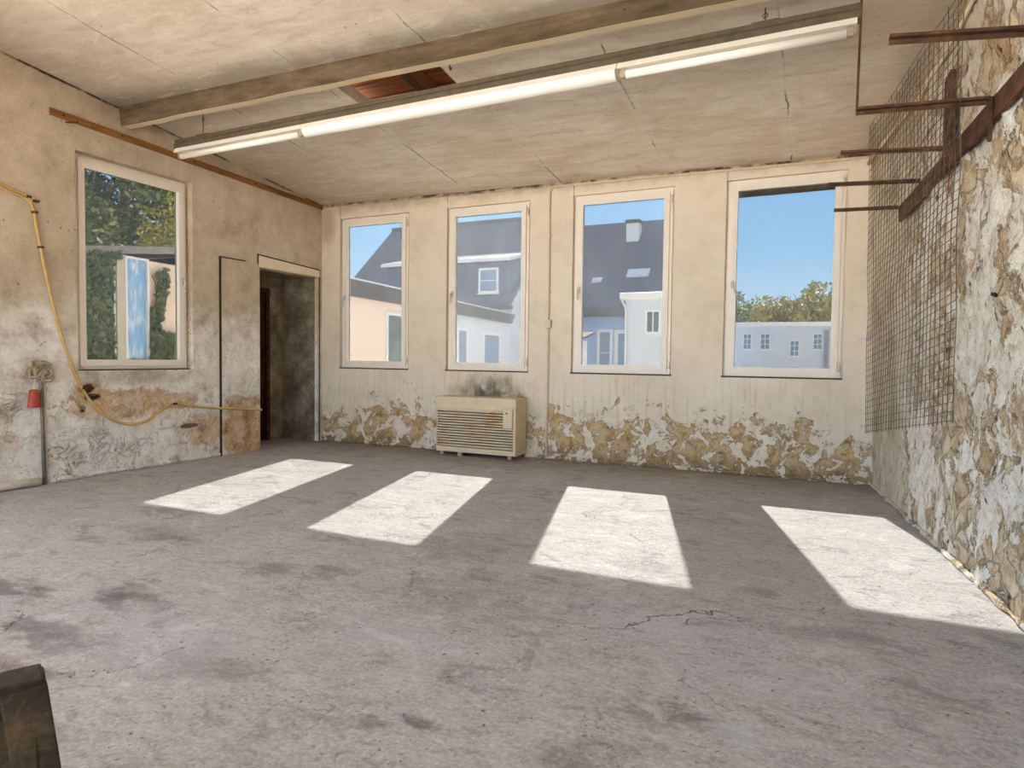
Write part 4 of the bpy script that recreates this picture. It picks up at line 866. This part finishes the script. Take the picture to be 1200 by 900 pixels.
win_on(ch, P26, -4.78, -3.95, .2, 2.62, M_pane_blue, (0, -1, 0), .14, (0, 1)); win_on(ch, P26, -3.85, -2.9, .2, 2.60, M_pane_blue, (0, -1, 0), .2)
# white flat roofed bay in front of it
by = thing('flat_roofed_house', 'white flat-roofed house block in front of the chimney house', 'house', (.3, 20, -.16))
bm = new(); box(bm, (-.97, 18, -.16), (1.55, 23, 3.36)); obj('walls', bm, M_whiter, by)
bm = new(); box(bm, (-1.15, 17.75, 3.36), (1.7, 23.2, 3.60), .03); obj('roof_edge', bm, M_winwhite, by)
win_on(by, lambda u, v: Vector((u, 18, v)), -.20, .40, 2.05, 2.95, M_pane_dark, (0, -1, 0), .08, (1, 0))
bm = new(); sweep(bm, [(-1.1, 17.8, 3.4), (-.93, 17.93, 3.0), (-.90, 17.93, 0)], .05, 8); obj('downpipe', bm, M_zinc, by, True)
# little lean-to at its left
ln_ = thing('lean_to_shed', 'small white lean-to shed at the left of the third window view', 'shed', (-3.2, 16.5, -.16))
v0 = on_back(694, 393, 16); bm = new(); box(bm, (v0.x-1.9, 16, -.16), (v0.x-.42, 16.7, v0.z-.18)); obj('walls', bm, M_whiter, ln_)
bm = new(); roof_prism(bm, v0.x-2.0, v0.x-.2, 15.8, v0.z-.12, 16.9, v0.z+.1, .06); obj('roof', bm, M_fascia, ln_)

# long white building behind the yard
lb = thing('white_office_building', 'long low white building with small-paned windows far behind', 'building', (3, 43, -.16))
bm = new(); box(bm, (-1.2, 40, -.16), (10, 47, 3.40)); obj('walls', bm, M_whiter, lb)
bm = new(); box(bm, (-1.4, 39.6, 3.36), (10.2, 47.3, 3.62), .02); obj('roof_edge', bm, M_winwhite, lb)
P40 = lambda u, v: Vector((u, 40, v))
for u0, u1, v0_, v1_ in ((1.12, 1.66, 1.83, 2.90), (2.2, 2.82, 1.83, 2.90), (4.03, 4.60, 1.40, 2.45), (5.4, 5.95, 1.85, 2.88)):
    win_on(lb, P40, u0, u1, v0_, v1_, M_pane_blue, (0, -1, 0), .05, (1, 2))
bm = new(); box(bm, (6.06, 39.85, -.16), (6.32, 40, 3.1)); obj('drain_shaft', bm, plain('grey_drain', lin(150, 150, 156), .7), lb)

# foliage
def leaves(bm, centre, rad, n, size, rnd, shell=.55):
    for _ in range(n):
        while True:
            d = Vector((rnd.uniform(-1, 1), rnd.uniform(-1, 1), rnd.uniform(-1, 1)))
            if shell < d.length <= 1: break
        p_ = Vector(centre)+Vector((d.x*rad[0], d.y*rad[1], d.z*rad[2])); leaf(bm, p_, Vector((rnd.gauss(0, 1), rnd.gauss(0, 1), rnd.gauss(0, 1)+.6)), size*rnd.uniform(.6, 1.3), rnd)
def leaf(bm, p_, n, s, rnd):
    n = n.normalized(); a = n.orthogonal().normalized(); a = Matrix.Rotation(rnd.uniform(0, 6.28), 3, n) @ a; b = n.cross(a)
    bm.faces.new([bm.verts.new(p_+v) for v in (-a*s, b*s*.55-a*.1*s, a*s, -b*s*.55-a*.1*s)])
M_trunk = plain('grey_brown_bark', lin(110, 98, 84), .9, .2, 8.)
def tree(name, label, base, h, crown_r, n, size, mat, seed, group=None, zc=.55, cat='tree'):
    rnd = random.Random(seed); base = Vector(base)
    t = thing(name, label, cat, base, group)
    bm = new(); sweep(bm, smooth_pts([base, base+Vector((.1, 0, h*.3)), base+Vector((-.05, .1, h*.75))], 4), [h*.020*(1-.08*k) for k in range(9)], 8)
    for k in range(7):
        a = rnd.uniform(0, 6.28); z0 = h*rnd.uniform(.3, .55); q = base+Vector((0, 0, z0))
        sweep(bm, [q, q+Vector((math.cos(a)*crown_r*.4, math.sin(a)*crown_r*.4, h*.15)), q+Vector((math.cos(a)*crown_r*.75, math.sin(a)*crown_r*.75, h*.3))], [h*.007, h*.005, h*.002], 6)
    obj('trunk', bm, M_trunk, t, True)
    bm = new()
    for k in range(22):
        a = rnd.uniform(0, 6.28); r_ = crown_r*math.sqrt(rnd.random())*.75; z = h*(zc+rnd.uniform(-.26, .36)*(1-.4*r_/crown_r))
        leaves(bm, base+Vector((math.cos(a)*r_, math.sin(a)*r_, z)), [crown_r*rnd.uniform(.28, .46)]*2+[h*rnd.uniform(.09, .15)], n//22, size, rnd)
    obj('crown', bm, mat, t); return t
L_far = [mat_leaf('hazy_green_leaves', [lin(120, 136, 84), lin(150, 160, 104), lin(176, 178, 120), lin(134, 148, 100)]), mat_leaf('yellowing_leaves', [lin(160, 150, 90), lin(190, 176, 110), lin(140, 144, 90), lin(206, 190, 130)]), mat_leaf('grey_green_leaves', [lin(112, 130, 96), lin(140, 156, 116), lin(160, 170, 130)])]
far_l = ['grey-green tree behind the long white building, at the left pane edge', 'green tree behind the long white building, second from the left pane edge', 'yellowish tree behind the middle of the long white building', 'green tree behind the white building, right of the yellowish one', 'yellow-green tree behind the white building, second from the right pane edge', 'green tree behind the long white building, at the right pane edge']
for k, (x, y, h) in enumerate(((-2.2, 58, 9.0), (-.2, 60, 8.2), (1.9, 57, 8.3), (3.6, 60, 8.6), (5.0, 56, 8.8), (7.0, 58, 8.6))):
    tree('deciduous_tree', far_l[k], (x, y, -.16), h, 2.0, 2600, .17, L_far[(2, 0, 1, 0, 1, 0)[k]], 20+k, 'trees behind the white building')
L_near = mat_leaf('dark_glossy_leaves', [lin(60, 76, 40), lin(98, 118, 64), lin(140, 154, 88), lin(76, 94, 58), lin(196, 196, 118)])
tree('broadleaf_tree', 'big dark green tree above the annex roof behind the left window', (-11.2, 3.9, -.16), 8.6, 2.9, 30000, .085, L_near, 5, zc=.60)
tree('yellow_green_tree', 'sunlit yellow-green tree at the right behind the left window', (-9.2, 5.3, -.16), 6.0, 1.2, 6000, .07, mat_leaf('yellow_green_leaves', [lin(140, 146, 62), lin(190, 186, 88), lin(222, 212, 116), lin(112, 126, 60)]), 6, zc=.6)
L_ivy = mat_leaf('ivy_leaves', [lin(56, 70, 42), lin(80, 98, 58), lin(120, 130, 78), lin(64, 82, 52)])
def ivy(name, label, regions, seed, size=.055):
    rnd = random.Random(seed); s0, z0 = regions[0][0], 0
    t = thing(name, label, 'ivy', AP(regions[0][0], -.16, .05))
    bm = new(); st = new()
    for s0, s1, z0, z1, n in regions:
        for _ in range(n):
            s, z = rnd.uniform(s0, s1), rnd.uniform(z0, z1); k = MN.noise(Vector((s*5, z*4, seed)))
            if k < -.4: continue
            leaf(bm, AP(s, z, .05+.07*rnd.random()+.05*max(k, 0)), ANn*1.2+Vector((rnd.gauss(0, .5), rnd.gauss(0, .5), rnd.gauss(.3, .5))), size*rnd.uniform(.7, 1.3), rnd)
        for _ in range(4):
            s = rnd.uniform(s0, s1); sweep(st, smooth_pts([AP(s, max(z0-.2, -.15), .03), AP(s+.04, (z0+z1)/2, .03), AP(s-.05, z1-.05, .03)], 4), .009, 5)
    obj('foliage', bm, L_ivy, t); obj('stem', st, M_trunk, t); return t
ivy('wall_ivy', 'dense dark ivy covering the annex wall left of the blue pane', [(-1.0, .30, -.1, 2.7, 4200), (-.9, .45, 2.62, 2.86, 520)], 31)
ivy('climbing_ivy', 'thinner ivy climbing the salmon wall right of the blue pane', [(1.04, 1.30, .2, 1.9, 420), (1.0, 1.8, .2, 1.45, 900), (1.15, 1.28, 1.9, 2.5, 70), (.62, 1.0, .2, 1.0, 200), (1.3, 1.4, 2.1, 2.6, 40)], 37)
